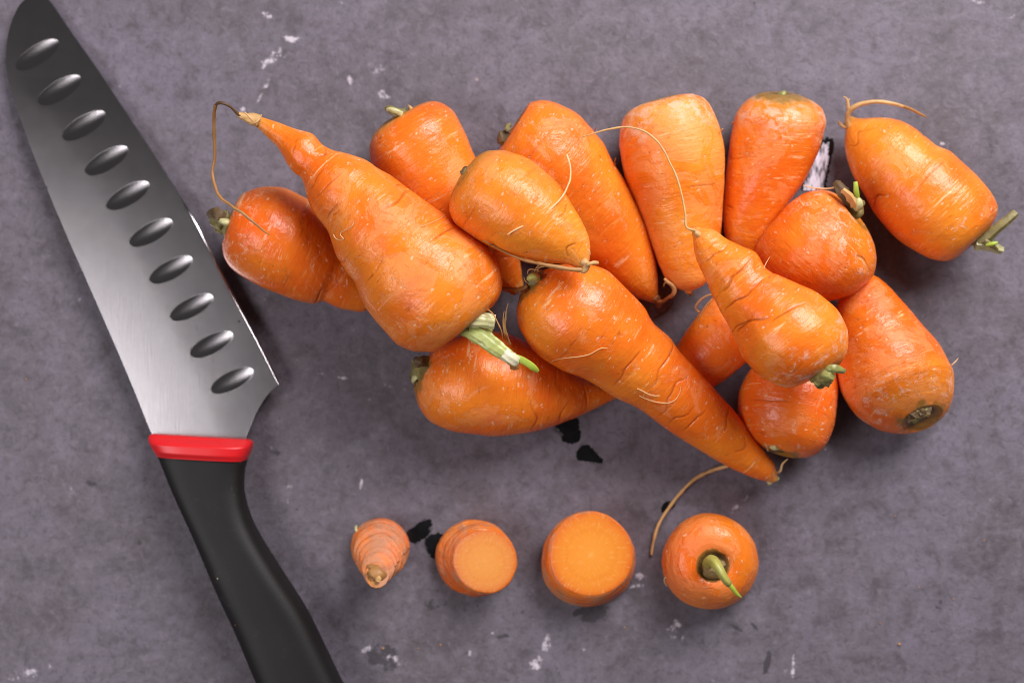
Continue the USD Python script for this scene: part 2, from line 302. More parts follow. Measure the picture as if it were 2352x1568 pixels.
#==WET==
# wet spots and chips
def film(name, outline, mat_, label, cat, hgt=0.00012, dome=0.00012, grp=None, grow=1.6):
    pts = np.array([W(x, y)[:2] for x, y in outline])
    for _ in range(2): q_ = np.roll(pts, -1, 0); pts = np.stack([pts * .75 + q_ * .25, pts * .25 + q_ * .75], 1).reshape(-1, 2)
    poly = Polygon(pts).buffer(0)
    poly = poly.buffer(-PX * 3).buffer(PX * (5 + grow))
    if poly.geom_type != 'Polygon': poly = max(poly.geoms, key=lambda q: q.area)
    n = 140; ring = np.array([poly.exterior.interpolate(t, normalized=True).coords[0] for t in np.linspace(0, 1, n, endpoint=False)])
    if Polygon(ring).exterior.is_ccw is False: ring = ring[::-1]
    rough = (meshkit.fbm(np.c_[ring * 900, np.zeros(n)], 3, 5) - 0.5)[:, None]
    c = np.array(poly.representative_point().coords[0])
    ring = ring + (ring - c) * rough * 0.22 + (ring - c) * (meshkit.noise(np.c_[ring * 2600, np.zeros(n)], 7) - 0.5)[:, None] * 0.14
    rs = [np.c_[ring, np.full(n, 0.00004)]]
    P = Polygon(ring).buffer(0)
    for k, hh in ((0.985, 0.45), (0.95, 0.8), (0.9, 1.0), (0.75, 1.25), (0.5, 1.45), (0.25, 1.55), (0.06, 1.58)):
        q = c + (ring - c) * k
        rs.append(np.c_[q, np.full(n, hgt * min(hh, 1.0) + dome * max(0, hh - 1))])
    return single(name, loft(np.array(rs), cap0=False), mat_, label, cat, group=grp)
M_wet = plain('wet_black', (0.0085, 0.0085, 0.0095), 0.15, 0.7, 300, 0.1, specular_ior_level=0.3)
Z5 = lambda P: [(x / 3.2857 + 746.5, y / 3.2857 + 1091) for x, y in P]
Z6 = lambda P: [(x / 3.0346 + 1320.7, y / 3.0346 + 1033.6) for x, y in P]
Z4 = lambda P: [(x / 2.934 + 1550.4, y / 2.934 + 172.3) for x, y in P]
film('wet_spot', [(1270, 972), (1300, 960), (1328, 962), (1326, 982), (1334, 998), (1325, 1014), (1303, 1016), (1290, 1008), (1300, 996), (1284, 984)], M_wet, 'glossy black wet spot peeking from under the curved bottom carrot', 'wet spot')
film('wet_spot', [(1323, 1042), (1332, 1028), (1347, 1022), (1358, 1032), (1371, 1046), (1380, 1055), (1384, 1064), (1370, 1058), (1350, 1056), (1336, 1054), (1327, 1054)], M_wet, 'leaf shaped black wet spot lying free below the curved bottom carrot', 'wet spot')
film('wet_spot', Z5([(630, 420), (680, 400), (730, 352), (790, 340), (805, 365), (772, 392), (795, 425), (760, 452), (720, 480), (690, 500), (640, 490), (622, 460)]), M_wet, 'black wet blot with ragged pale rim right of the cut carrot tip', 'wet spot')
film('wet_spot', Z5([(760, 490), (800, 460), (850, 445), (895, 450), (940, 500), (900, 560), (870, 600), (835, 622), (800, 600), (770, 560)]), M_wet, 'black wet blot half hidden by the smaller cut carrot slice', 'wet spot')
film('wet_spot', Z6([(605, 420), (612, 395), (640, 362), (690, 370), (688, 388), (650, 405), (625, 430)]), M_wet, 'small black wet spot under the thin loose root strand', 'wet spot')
def puddle_sheen_mat():
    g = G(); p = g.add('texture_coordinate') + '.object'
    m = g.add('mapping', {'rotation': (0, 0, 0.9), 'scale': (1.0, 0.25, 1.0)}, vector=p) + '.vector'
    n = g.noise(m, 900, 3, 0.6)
    col = g.mix(g.map(n, 0.36, 0.62), (0.10, 0.09, 0.11), (0.90, 0.88, 1.0))  # lamp reflection on the water painted as pale lilac streaks
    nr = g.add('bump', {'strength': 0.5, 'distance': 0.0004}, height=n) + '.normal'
    return g.done('painted_sheen', {'roughness': 0.3}, base_color=col, normal=nr)
pd = Thing('wet_patch', 'wet patch with painted silvery reflection and black rim between two upper right carrots', 'wet spot', W(1870, 380))
def film_part(outline, z0, hgt):
    pts = np.array([W(x, y)[:2] for x, y in outline]); poly = Polygon(pts).buffer(PX * 4).buffer(-PX * 3)
    n = 120; ring = np.array([poly.exterior.interpolate(t, normalized=True).coords[0] for t in np.linspace(0, 1, n, endpoint=False)])
    if not Polygon(ring).exterior.is_ccw: ring = ring[::-1]
    c = ring.mean(0); ring = ring + (ring - c) * (meshkit.fbm(np.c_[ring * 1900, np.zeros(n)], 3, 9) - 0.5)[:, None] * 0.42
    return loft(np.array([np.c_[ring, np.full(n, z0)], np.c_[c + (ring - c) * 0.97, np.full(n, z0 + hgt)], np.c_[c + (ring - c) * 0.5, np.full(n, z0 + hgt * 1.3)], np.c_[c + (ring - c) * 0.05, np.full(n, z0 + hgt * 1.35)]]), cap0=False)
pd.part('wet_rim', film_part(Z4([(930, 540), (970, 460), (1015, 425), (1060, 435), (1072, 490), (1050, 570), (1035, 650), (1015, 760), (940, 790), (850, 775), (850, 730), (900, 610)]), 0.00003, 0.00018), M_wet)
pd.part('film', film_part(Z4([(990, 480), (1030, 456), (1036, 560), (1022, 640), (1000, 750), (930, 785), (862, 770), (880, 700), (935, 570)]), 0.00030, 0.00015), puddle_sheen_mat())  # water film carrying the painted reflection

#==KNIFE==
# ------------------------------------------------------------------ the knife
def pchip_xy(pts):
    p = np.array(pts, float); d = np.r_[0, np.cumsum(np.linalg.norm(np.diff(p, axis=0), axis=1))]
    return PchipInterpolator(d / d[-1], p)
spine = [(82, -30), (61, 0), (49, 12), (34, 40), (23, 74), (17, 112), (16, 142), (20, 178), (33, 227), (59, 303), (96, 399), (145, 517), (185, 608), (242, 737), (306, 886), (350, 995), (362, 1022)]
edge = [(84, -30), (112, 0), (165, 76), (214, 145), (280, 244), (356, 359), (417, 455), (457, 522), (497, 598), (552, 703), (597, 788), (643, 880)]
heel = [(643, 880), (636, 886), (612, 911), (592, 943), (577, 979), (567, 1006), (563, 1022)]
kn = Thing('kitchen_knife', 'kitchen knife with dimpled steel blade, red collar and black handle', 'knife', W(455, 1000))
def blade_z(y): return (2.8 + 4.6 * np.clip(y / 1000, -0.05, 1.05)) * MM          # the blade's middle plane, rising to the handle
dimples = [(88, 127), (139, 208), (195, 289), (247, 369), (296, 449), (349, 534), (395, 619), (442, 705), (488, 790), (535, 873)]
def blade():
    nu, nv = 620, 190
    s_ = np.linspace(0, 1, nu)
    sp = pchip_xy(spine)(s_)
    e1 = pchip_xy(edge); e2 = pchip_xy(heel)
    cut = 0.868
    ed = np.where((s_ < cut)[:, None], e1(np.clip(s_ / cut, 0, 1)), e2(np.clip((s_ - cut) / (1 - cut), 0, 1)))
    q = np.linspace(0, 1, nv); q = np.r_[0, 0.004, q[1:-1] * 0.976 + 0.006, 0.988, 0.994, 1]
    nv = len(q)
    XY = sp[:, None] * (1 - q[None, :, None]) + ed[:, None] * q[None, :, None]
    # grind line (where the flat side meets the hollow grind) as an across-fraction
    gl = np.array([(76, -40), (61, 0), (34, 40), (17, 112), (16, 142), (20, 178), (60, 228), (96, 262), (204, 410), (250, 491), (314, 600), (362, 697), (411, 796), (470, 920), (505, 1020)], float)
    gy = np.interp(XY[..., 1].ravel(), gl[:, 1], gl[:, 0]).reshape(XY.shape[:2])
    w = np.linalg.norm(ed - sp, axis=1)[:, None]
    off = np.clip(XY[..., 0] - gy, 0, None) * 0.86            # units right of the grind line
    half = 1.05 * MM * np.clip(1 - (np.sqrt(off ** 2 + 900) - 30) / 540, 0.12, 1)
    isedge = (s_ < cut)[:, None]
    fromedge = (1 - q)[None] * w
    bevel = smoothstep(450, 640, XY[..., 1])
    half = np.where(isedge, half * (1 - bevel + bevel * np.clip(fromedge / 3.0, 0.02, 1)), half)
    top = half.copy()
    for i, (cx, cy) in enumerate(dimples):
        k = i / 9; ang = math.radians(-33 + 6 * k); a, b = 57 - 4 * k, 21 - 1.5 * k
        dx, dy = XY[..., 0] - cx, XY[..., 1] - cy
        u = dx * math.cos(ang) + dy * math.sin(ang); v = -dx * math.sin(ang) + dy * math.cos(ang)
        rho = (u / a) ** 2 + (v / b) ** 2
        top -= np.where(rho < 1, 0.46 * MM * (1 - rho) ** 0.9, 0)
    zc = blade_z(XY[..., 1])
    def to3(h):
        z = zc + h; k = PX * (H - zc) / H
        return np.stack([(XY[..., 0] - 1176) * k, (784 - XY[..., 1]) * k, z], -1)
    T, B = to3(top), to3(-half)
    n, m = T.shape[:2]
    i, j = np.meshgrid(np.arange(n - 1), np.arange(m - 1), indexing='ij'); k = i * m + j
    # x to the right, y downwards with i: top faces must look up
    f1 = np.stack([k, k + m, k + m + 1, k, k + m + 1, k + 1], -1).reshape(-1, 3)
    # underside on a coarser grid
    jj = np.unique(np.r_[np.arange(0, m, 8), m - 1]); ii = np.unique(np.r_[np.arange(0, n, 8), n - 1])
    Bc = B[np.ix_(ii, jj)]; bn, bm = Bc.shape[:2]
    i2, j2 = np.meshgrid(np.arange(bn - 1), np.arange(bm - 1), indexing='ij'); k2 = i2 * bm + j2
    f2 = np.stack([k2, k2 + bm + 1, k2 + bm, k2, k2 + 1, k2 + bm + 1], -1).reshape(-1, 3)
    def strip(a, b):                       # side wall between two lines
        r = len(a); v = np.vstack([a, b]); t = np.arange(r - 1)
        return v, np.vstack([np.stack([t, t + 1, t + r + 1], 1), np.stack([t, t + r + 1, t + r], 1)])
    s1 = strip(B[:, 0], T[:, 0]); s2 = strip(T[:, -1], B[:, -1]); s3 = strip(T[-1], B[-1]); s4 = strip(B[0], T[0])
    flag = np.zeros((n, m, 3)); flag[..., 0] = np.clip(1 - q[None] * w / 6, 0, 1); flag[..., 1] = np.clip(1 - fromedge / 7, 0, 1) * isedge
    allm = join((T.reshape(-1, 3), f1), (Bc.reshape(-1, 3), f2), s1, s2, s3, s4)
    fl = np.zeros((len(allm[0]), 3)); fl[:n * m] = flag.reshape(-1, 3); fl[n * m + bn * bm:, 0] = 1
    return allm, {'bl': fl}
def steel():
    g = G(); p = g.add('texture_coordinate') + '.object'
    bl = g.add('attribute', {'attribute': 'bl'}) + '.vector'; sp, ed, _ = g.sep(bl)
    m = g.add('mapping', {'rotation': (0, 0, 0.47), 'scale': (1.0, 0.03, 1.0)}, vector=p) + '.vector'
    br = g.noise(m, 2600, 3, 0.6); cloud = g.noise(p, 60, 4, 0.6)
    col = g.mix(cloud, (0.50, 0.475, 0.49), (0.58, 0.55, 0.565))
    rust = g.mul(sp, g.map(g.noise(p, 600, 4, 0.7), 0.50, 0.66))
    col = g.mix(g.mul(rust, 0.7), col, (0.30, 0.15, 0.09))
    vo = g.add('voronoi_texture', {'scale': 130.0, 'randomness': 1.0}, vector=p); c, _, _ = g.sep(vo + '.color')
    dots = g.mul(g.map(vo + '.distance', 0.09, 0.05), g.map(c, 0.86, 0.88))
    col = g.mix(g.mul(dots, 0.7), col, (0.10, 0.09, 0.09))
    rg = g.add('map_range', {'from_min': 0.2, 'from_max': 0.8, 'to_min': 0.29, 'to_max': 0.31}, value=g.noise(p, 90, 5, 0.65)) + '.result'
    nr = g.add('bump', {'strength': 0.06, 'distance': 0.0002}, height=br) + '.normal'
    mb = g.add('metallic_bsdf', {'distribution': 'beckmann', 'fresnel_type': 'f82', 'edge_tint': (0.7, 0.7, 0.7)}, color=col, roughness=rg, normal=nr)
    return mat('blade_steel', g.n, g.l, surface=mb + '.BSDF')
bm_, bpv = blade()
kn.part('blade', bm_, steel(), smooth=35)

def section_loft(left, right, zc, hh, ncs, flat_exp, n=120, m=72, chamfer=None):
    """A bar lying on the board: outlines at its widest height, centre height and half height along it (mm)."""
    L, R = pchip_xy(left), pchip_xy(right); s_ = np.linspace(0, 1, n)
    l, r = L(s_), R(s_); zc, hh = zc(s_) * MM, hh(s_) * MM
    th = np.arange(m) * 2 * np.pi / m
    cx = np.sign(np.cos(th)) * np.abs(np.cos(th)) ** (2 / flat_exp); cz = np.sign(np.sin(th)) * np.abs(np.sin(th)) ** (2 / flat_exp)
    rings = np.zeros((n, m, 3))
    for i in range(n):
        a, b = W(*l[i], zc[i]), W(*r[i], zc[i])
        c, h = (a + b) / 2, (b - a) / 2
        rings[i] = c + cx[:, None] * h + cz[:, None] * np.array([0, 0, hh[i]])
    return rings[:, ::-1] if True else rings
hl = [(364, 1044), (378, 1078), (393, 1115), (451, 1240), (505, 1366), (545, 1452), (580, 1536), (640, 1672), (700, 1800), (735, 1870), (770, 1905)]
hr = [(567, 1056), (560, 1088), (559, 1117), (564, 1150), (576, 1190), (596, 1231), (620, 1271), (646, 1312), (704, 1403), (745, 1486), (783, 1565), (845, 1690), (885, 1790), (880, 1860), (840, 1900)]
hand = section_loft(hl, hr, lambda s: 9.3 + 0 * s, lambda s: 6.6 + 2.4 * smoothstep(0, 0.35, s), 0, 3.3)
def rubber():
    g = G(); p = g.add('texture_coordinate') + '.object'
    n = g.noise(p, 2200, 3, 0.6); d = g.noise(p, 60, 4, 0.6)
    col = g.mix(d, (0.0050, 0.0047, 0.0047), (0.0105, 0.0096, 0.0094))
    sm = g.mul(g.map(g.noise(p, 320, 6, 0.75, 0.5), 0.56, 0.66), g.map(d, 0.48, 0.62))
    col = g.mix(g.mul(sm, 0.35), col, (0.045, 0.040, 0.038))
    vo = g.add('voronoi_texture', {'scale': 190.0, 'randomness': 1.0}, vector=p); c, c2, _ = g.sep(vo + '.color')
    dots = g.mul(g.map(vo + '.distance', 0.07, 0.03), g.map(c, 0.82, 0.85))
    col = g.mix(g.mul(dots, 0.8), col, g.mix(c2, (0.45, 0.16, 0.05), (0.5, 0.42, 0.36)))
    nr = g.add('bump', {'strength': 0.25, 'distance': 0.0002}, height=n) + '.normal'
    return g.done('handle_rubber', {'roughness': 0.55, 'specular_ior_level': 0.32}, base_color=col, normal=nr)
kn.part('handle', loft(hand), rubber(), smooth=50)
M_red = plain('red_collar', (0.66, 0.012, 0.016), 0.40, 0.06, 200, 0.0)
cl = [(349, 996), (343, 1003), (346, 1014), (354, 1028), (363, 1043), (366, 1047)]
cr = [(573, 1009), (580, 1017), (577, 1030), (572, 1043), (567, 1054), (565, 1058)]
coll = section_loft(cl, cr, lambda s: 9.1 + 0 * s, lambda s: 4.2 + 4.0 * smoothstep(0, 0.42, s) - 0.9 * smoothstep(0.7, 1.0, s), 0, 3.4, n=40)
kn.part('collar', loft(coll), M_red, smooth=60)

#==CARROTS==
# ------------------------------------------------------------------ carrots
def carrot(label, left, right, tip_z, crown_z, seed, creases=8, crease_depth=0.00015, wet=0.0, dust=0.12, tilt=0.05, dip=(0.34, 0.10), bulge=0.16, green=0.5, special=(), hue=0.0, dry=0.5, scuff=0.5, red=0.0, lump=0.024, tipness=1.0, name='carrot', flat=0.96, group='whole carrots heaped on the board'):
    """left and right: the outline from tip to crown in measuring units; tip_z, crown_z: axis heights in mm."""
    Lp, Rp = np.array(left, float), np.array(right, float)
    a0, a1 = (Lp[0] + Rp[0]) / 2, (Lp[-1] + Rp[-1]) / 2
    e2 = (a1 - a0) / np.linalg.norm(a1 - a0); n2 = np.array([-e2[1], e2[0]])
    def ts(P):
        t = (P - a0) @ e2; s = (P - a0) @ n2
        k = [0]
        for i in range(1, len(t)):
            if t[i] > t[k[-1]] + 0.6: k.append(i)
        return t[k], s[k]
    tl, sl = ts(Lp); tr, sr = ts(Rp)
    tau = np.linspace(0, 1, 400)
    TL, TR = tl[0] + tau * (tl[-1] - tl[0]), tr[0] + tau * (tr[-1] - tr[0])
    fl, fr = PchipInterpolator(tl, sl)(TL), PchipInterpolator(tr, sr)(TR)
    tt, shr = (TL + TR) / 2, (TR - TL) / 2
    t0, t1 = tt[0], tt[-1]
    sc, hw = (fl + fr) / 2, np.maximum(np.abs(fr - fl) / 2, 1.0)
    if fr.mean() > fl.mean(): shr = shr * 1.0
    sgn = 1.0 if (fr - fl).mean() > 0 else -1.0
    h0, h1 = hw[0], hw[-1]; hmax = hw.max()
    # tip cap
    ph = np.linspace(0.02, 1, 24)[:-1]
    tipt = t0 - 0.75 * h0 * (1 - ph ** 2) ** 1.0; tiph = h0 * np.sqrt(ph)
    # crown cap with the sunken middle the leaves grow from
    cp = np.linspace(1, 0.02, 60)[1:]
    rd, dd = dip[0] * hmax, dip[1] * hmax
    ch = h1 * cp
    ct = t1 + bulge * h1 * (1 - cp ** 2.2) - dd * (1 - smoothstep(0.45 * rd, 1.25 * rd, ch))
    T_ = np.r_[tipt, tt, ct]; SC = np.r_[np.full(len(tipt), sc[0]), sc, np.full(len(ct), sc[-1])]; HW = np.r_[tiph, hw, ch]
    SH = np.r_[np.full(len(tipt), shr[0] / h0), shr / hw, np.full(len(ct), shr[-1] / h1)]
    arc = np.r_[0, np.cumsum(np.hypot(np.diff(T_), np.diff(HW)))]
    n = int(np.clip(arc[-1] * PX / 0.00021, 120, 500)); m = 112
    A = np.linspace(0, arc[-1], n)
    T_, SC, HW, SH = np.interp(A, arc, T_), np.interp(A, arc, SC), np.interp(A, arc, HW), np.interp(A, arc, SH)
    fz = np.clip((T_ - t0) / (t1 - t0), -0.1, 1.1)
    Z = (tip_z + (crown_z - tip_z) * fz) * MM
    xy = a0 + T_[:, None] * e2 + SC[:, None] * n2
    C = np.array([W(xy[i, 0], xy[i, 1], Z[i]) for i in range(n)])
    R = HW * np.array([S(z) for z in Z])
    E = C[-1] - C[0]
    E = W(*(a0 + t1 * e2), crown_z * MM) - W(*(a0 + t0 * e2), tip_z * MM); E /= np.linalg.norm(E)
    U = np.cross(E, [0, 0, 1.0]); U /= np.linalg.norm(U); V = np.cross(U, E)
    th = np.arange(m) * 2 * np.pi / m
    rng = np.random.default_rng(seed)
    X = (T_ * PX)[:, None] + 0 * th[None]
    q = np.stack([X * 55, np.cos(th)[None] * 0.9 + 0 * X, np.sin(th)[None] * 0.9 + 0 * X], -1) + seed * 11.7
    low = meshkit.fbm(q, 2, seed) - 0.5
    q2 = np.stack([X * 330, np.cos(th)[None] * 4 + 0 * X, np.sin(th)[None] * 4 + 0 * X], -1) + seed * 3.1
    fine = meshkit.fbm(q2, 3, seed + 3) - 0.5
    side = np.abs(np.sin(th))[None]                                  # keep the outline, shape the top
    rr = R[:, None] * (1 + lump * 2 * low * (0.35 + 0.65 * side)) + 0.00030 * fine * smoothstep(0, 0.004, R)[:, None]
    crease = np.zeros_like(rr)
    L_ = (t1 - t0) * PX
    lst = [(rng.uniform(0.06, 0.93), rng.uniform(0.15, np.pi - 0.15), rng.uniform(0.25, 0.75), rng.uniform(0.4, 1.0)) for _ in range(creases)] + list(special)
    for (f0, ang, half, amt) in lst:
        d = np.abs((th - ang + np.pi) % (2 * np.pi) - np.pi)
        msk = np.clip(1 - (d / half) ** 2, 0, 1)[None] ** 0.7
        wob = (meshkit.noise(np.stack([th * 2.2 + seed, 0 * th + f0 * 31, 0 * th], -1), seed) - 0.5) * 0.0040
        dx = X - (t0 * PX + f0 * L_) - wob[None]
        crease = np.maximum(crease, np.exp(-(dx / 0.00025) ** 2) * msk * min(1, amt))
        rr -= crease_depth * amt * (1.5 * np.exp(-(dx / 0.00035) ** 2) + 0.9 * np.exp(-(dx / 0.0026) ** 2)) * msk * smoothstep(0.001, 0.006, R)[:, None]
    rr = np.maximum(rr, 0.00005)
    ring = C[:, None] + rr[..., None] * (np.cos(th)[None, :, None] * U + flat * np.sin(th)[None, :, None] * V)
    ends = smoothstep(t1 - 2.0 * hmax, t1 + 0.3 * hmax, T_)[:, None] ** 1.5
    shift = sgn * SH[:, None] * rr * np.cos(th)[None] - math.tan(tilt) * ends * rr * (np.sin(th)[None] + 0.25) * 0.9
    ring = ring + shift[..., None] * E
    ring[..., 2] = np.maximum(ring[..., 2], 0.0002)
    v, f = loft(ring)
    pc = np.array(W(*(a0 + t1 * e2), crown_z * MM))
    ax = np.concatenate([np.stack([X, rr * np.cos(th)[None], rr * np.sin(th)[None]], -1).reshape(-1, 3), [[X[0, 0], 0, 0], [X[-1, 0], 0, 0]]])
    back = (arc[-1] - A) * PX                                        # way along the skin from the crown's middle
    crn = np.clip(1 - back / (hmax * PX * (0.55 + 0.75 * green)), 0, 1) ** 0.8
    tpn = np.clip(1 - A * PX / 0.010, 0, 1) * tipness
    cf = np.stack([crease, np.broadcast_to(crn[:, None], crease.shape), np.broadcast_to(tpn[:, None], crease.shape)], -1).reshape(-1, 3)
    cf = np.vstack([cf, [0, 0, tpn[0]], [0, 1, 0]])
    dz = np.zeros((len(v), 3)); dz[:n * m, 0] = np.repeat(np.clip(1 - back / (2.4 * hmax * PX), 0, 1), m)
    loc = [v[:, 0].mean(), v[:, 1].mean(), v[:, 2].min()]
    t = Thing(name, label, 'carrot', loc, group)
    t.body = t.part('body', (v, f), carrot_mat(f'carrot_skin_{seed}', seed, hue, dry, scuff, red, 0.0, wet, green, dust), pv={'ax': ax, 'cf': cf, 'dz': dz})
    return t
UP = math.pi / 2
# the long one with the thread root, upper left
A = carrot('long carrot with thin brown thread root at upper left and green stalk',
    [(588, 290), (613, 314), (635, 336), (648, 355), (663, 382), (676, 397), (690, 406), (697, 420), (706, 454), (722, 489), (753, 531), (764, 561), (777, 596), (800, 630), (814, 646), (826, 677), (849, 718), (878, 753), (911, 789), (942, 804), (975, 808), (1006, 803), (1030, 785)],
    [(594, 267), (640, 282), (681, 297), (722, 311), (739, 330), (758, 342), (805, 355), (846, 371), (865, 385), (898, 404), (970, 456), (1052, 514), (1120, 566), (1146, 608), (1154, 650), (1147, 682), (1134, 702), (1110, 722)],
    36, 34, 1, creases=3, green=0.25, tilt=0.0, bulge=0.06, dip=(0.26, 0.12), special=((0.53, 2.4, 0.5, 1.6), (0.42, 0.9, 0.35, 1.0), (0.66, 1.0, 0.3, 1.0), (0.30, 1.2, 0.5, 0.8), (0.24, 2.3, 0.4, 1.0), (0.17, 1.6, 0.5, 0.8), (0.71, 2.4, 0.35, 1.4)), dry=0.65, scuff=0.7, hue=0.3)
B = carrot('short fat carrot beside the knife, brown green stub at its left end',
    [(868, 690), (835, 716), (800, 712), (770, 704), (745, 692), (720, 697), (660, 682), (600, 658), (560, 637), (532, 616), (514, 590), (509, 562)],
    [(872, 664), (840, 620), (790, 560), (740, 500), (700, 454), (660, 434), (610, 428), (570, 438), (545, 458), (530, 488)],
    9, 17, 2, dust=0.45, creases=3, special=((0.33, 2.6, 0.5, 2.2),), green=0.25, dry=0.35, scuff=0.8, red=0.4, lump=0.05)
Cc = carrot('blunt carrot behind the long one, pale stub at its top left',
    [(1168, 672), (1120, 650), (1060, 610), (1000, 560), (940, 505), (895, 455), (862, 405), (848, 350), (856, 312), (880, 284)],
    [(1200, 640), (1190, 580), (1160, 505), (1120, 425), (1085, 346), (1066, 298), (1044, 258), (1016, 237), (985, 233), (952, 246)],
    12, 16, 3, creases=2, green=0.45, bulge=0.10, dry=0.4, scuff=0.9, red=0.2)
D = carrot('smooth tapering carrot at top centre, fibrous brown tip pointing down right',
    [(1504, 696), (1480, 690), (1450, 680), (1410, 656), (1360, 615), (1300, 572), (1225, 515), (1165, 465), (1135, 420), (1132, 380), (1146, 345)],
    [(1511, 690), (1511, 660), (1509, 620), (1497, 560), (1475, 490), (1445, 432), (1410, 378), (1376, 318), (1336, 272), (1290, 243), (1246, 231), (1218, 236), (1198, 256)],
    8, 17, 4, tilt=0.0, creases=1, crease_depth=0.00015, green=0.2, bulge=0.06, hue=0.9, dry=0.35, scuff=0.3)
E = carrot('small yellowish carrot lying on top at the centre of the heap',
    [(1336, 622), (1310, 609), (1260, 603), (1200, 593), (1140, 573), (1090, 546), (1048, 517), (1032, 488), (1034, 452), (1052, 412)],
    [(1350, 614), (1355, 585), (1352, 545), (1332, 500), (1312, 468), (1300, 448), (1270, 410), (1220, 370), (1170, 348), (1130, 344), (1100, 354), (1080, 374)],
    46, 38, 5, tilt=0.2, creases=2, crease_depth=0.00016, special=((0.14, 1.8, 0.5, 1.0), (0.33, 0.8, 0.4, 1.0)), green=0.75, dip=(0.30, 0.12), hue=1.4, dry=0.5, scuff=0.5)
F = carrot('broad carrot standing upright in the picture, left of the two upper right ones',
    [(1572, 668), (1540, 655), (1516, 612), (1500, 570), (1480, 520), (1452, 450), (1434, 400), (1424, 340), (1424, 300), (1432, 270), (1450, 250)],
    [(1590, 668), (1618, 652), (1640, 605), (1655, 530), (1660, 460), (1663, 400), (1662, 340), (1650, 290), (1634, 250), (1616, 226), (1590, 216)],
    12, 17, 6, dust=0.9, creases=1, crease_depth=0.00015, green=0.12, bulge=0.12, dip=(0.2, 0.03), dry=0.9, scuff=1.1, hue=1.5)
Gc = carrot('tapering carrot with a dusty brown shoulder, right of the broad upright one',
    [(1722, 612), (1690, 575), (1666, 540), (1661, 480), (1668, 400), (1680, 310), (1690, 262), (1712, 230), (1745, 213)],
    [(1728, 610), (1748, 565), (1765, 536), (1800, 482), (1850, 410), (1884, 332), (1895, 285), (1889, 250), (1868, 232), (1838, 218)],
    8, 15, 7, dust=1.0, creases=2, tilt=0.2, crease_depth=0.00015, green=0.6, bulge=0.10, dip=(0.25, 0.06), dry=0.6, scuff=1.0)
Hc = carrot('lone carrot at far right, curled pale root at its upper left tip',
    [(1943, 300), (1942, 340), (1950, 370), (1965, 410), (1990, 450), (2020, 500), (2060, 545), (2110, 579), (2150, 597), (2180, 600), (2204, 590), (2226, 570)],
    [(1962, 270), (1978, 272), (2000, 271), (2040, 272), (2080, 285), (2120, 312), (2142, 332), (2180, 350), (2230, 395), (2270, 440), (2289, 474), (2286, 502), (2268, 532)],
    10, 16, 8, creases=1, tilt=0.1, crease_depth=0.00016, special=((0.42, 0.35, 0.5, 2.2), (0.55, 1.7, 0.5, 0.7), (0.10, 1.2, 0.7, 0.8)), green=0.15, hue=0.8, dry=0.4, scuff=0.6, bulge=0.10)
I = carrot('squat fat carrot with dry brown stalks at its upper right end',
    [(1752, 690), (1738, 640), (1734, 600), (1742, 556), (1770, 515), (1805, 475), (1845, 444), (1880, 434), (1906, 437), (1925, 446)],
    [(1790, 700), (1860, 698), (1922, 688), (1965, 670), (2000, 640), (2013, 602), (2011, 570), (2000, 540)],
    14, 22, 9, dust=0.5, creases=1, tilt=0.15, crease_depth=0.00015, green=0.12, dry=0.55, scuff=0.7, hue=0.3, bulge=0.10)
K = carrot('wrinkled pointed carrot on top at right, tip up left and green stub',
    [(1592, 546), (1598, 590), (1620, 640), (1642, 690), (1668, 738), (1695, 792), (1708, 822), (1732, 852), (1772, 880), (1812, 892), (1842, 884), (1868, 868)],
    [(1610, 524), (1640, 528), (1666, 547), (1700, 564), (1737, 582), (1757, 614), (1792, 634), (1832, 652), (1880, 676), (1920, 710), (1943, 750), (1948, 790), (1940, 822), (1922, 846)],
    38, 44, 10, dust=0.6, creases=3, tilt=0.1, special=((0.30, 1.4, 0.9, 1.5), (0.42, 1.2, 1.0, 1.7), (0.56, 0.8, 0.7, 1.9), (0.17, 1.5, 0.8, 1.2), (0.63, 1.7, 0.5, 1.0)), green=0.2, dip=(0.28, 0.10), hue=0.5, dry=0.5, scuff=0.9)
Lc = carrot('large carrot at right edge of heap showing its dark hollow crown',
    [(1935, 655), (1924, 700), (1916, 780), (1922, 850), (1938, 908), (1965, 950), (2006, 979), (2048, 987), (2076, 984)],
    [(1988, 627), (2020, 640), (2060, 680), (2110, 740), (2160, 802), (2189, 855), (2195, 898), (2187, 930), (2168, 950)],
    12, 19, 11, dust=0.5, creases=1, tilt=0.55, crease_depth=0.00015, green=0.22, dip=(0.36, 0.13), bulge=0.16, dry=0.7, scuff=0.9, hue=0.2)
Mc = carrot('curved carrot at bottom of the heap, dark green crown at its left',
    [(1432, 906), (1400, 922), (1350, 946), (1280, 975), (1200, 995), (1120, 1000), (1050, 992), (992, 970), (962, 932), (950, 890)],
    [(1430, 895), (1400, 888), (1360, 875), (1300, 835), (1220, 788), (1150, 762), (1090, 762), (1040, 776), (1000, 800), (974, 826)],
    8, 16, 12, creases=2, special=((0.45, 2.3, 0.5, 1.0), (0.30, 2.3, 0.5, 1.2), (0.20, 1.6, 0.6, 1.0)), green=0.35, bulge=0.08, dry=0.45, scuff=0.5, red=0.2)
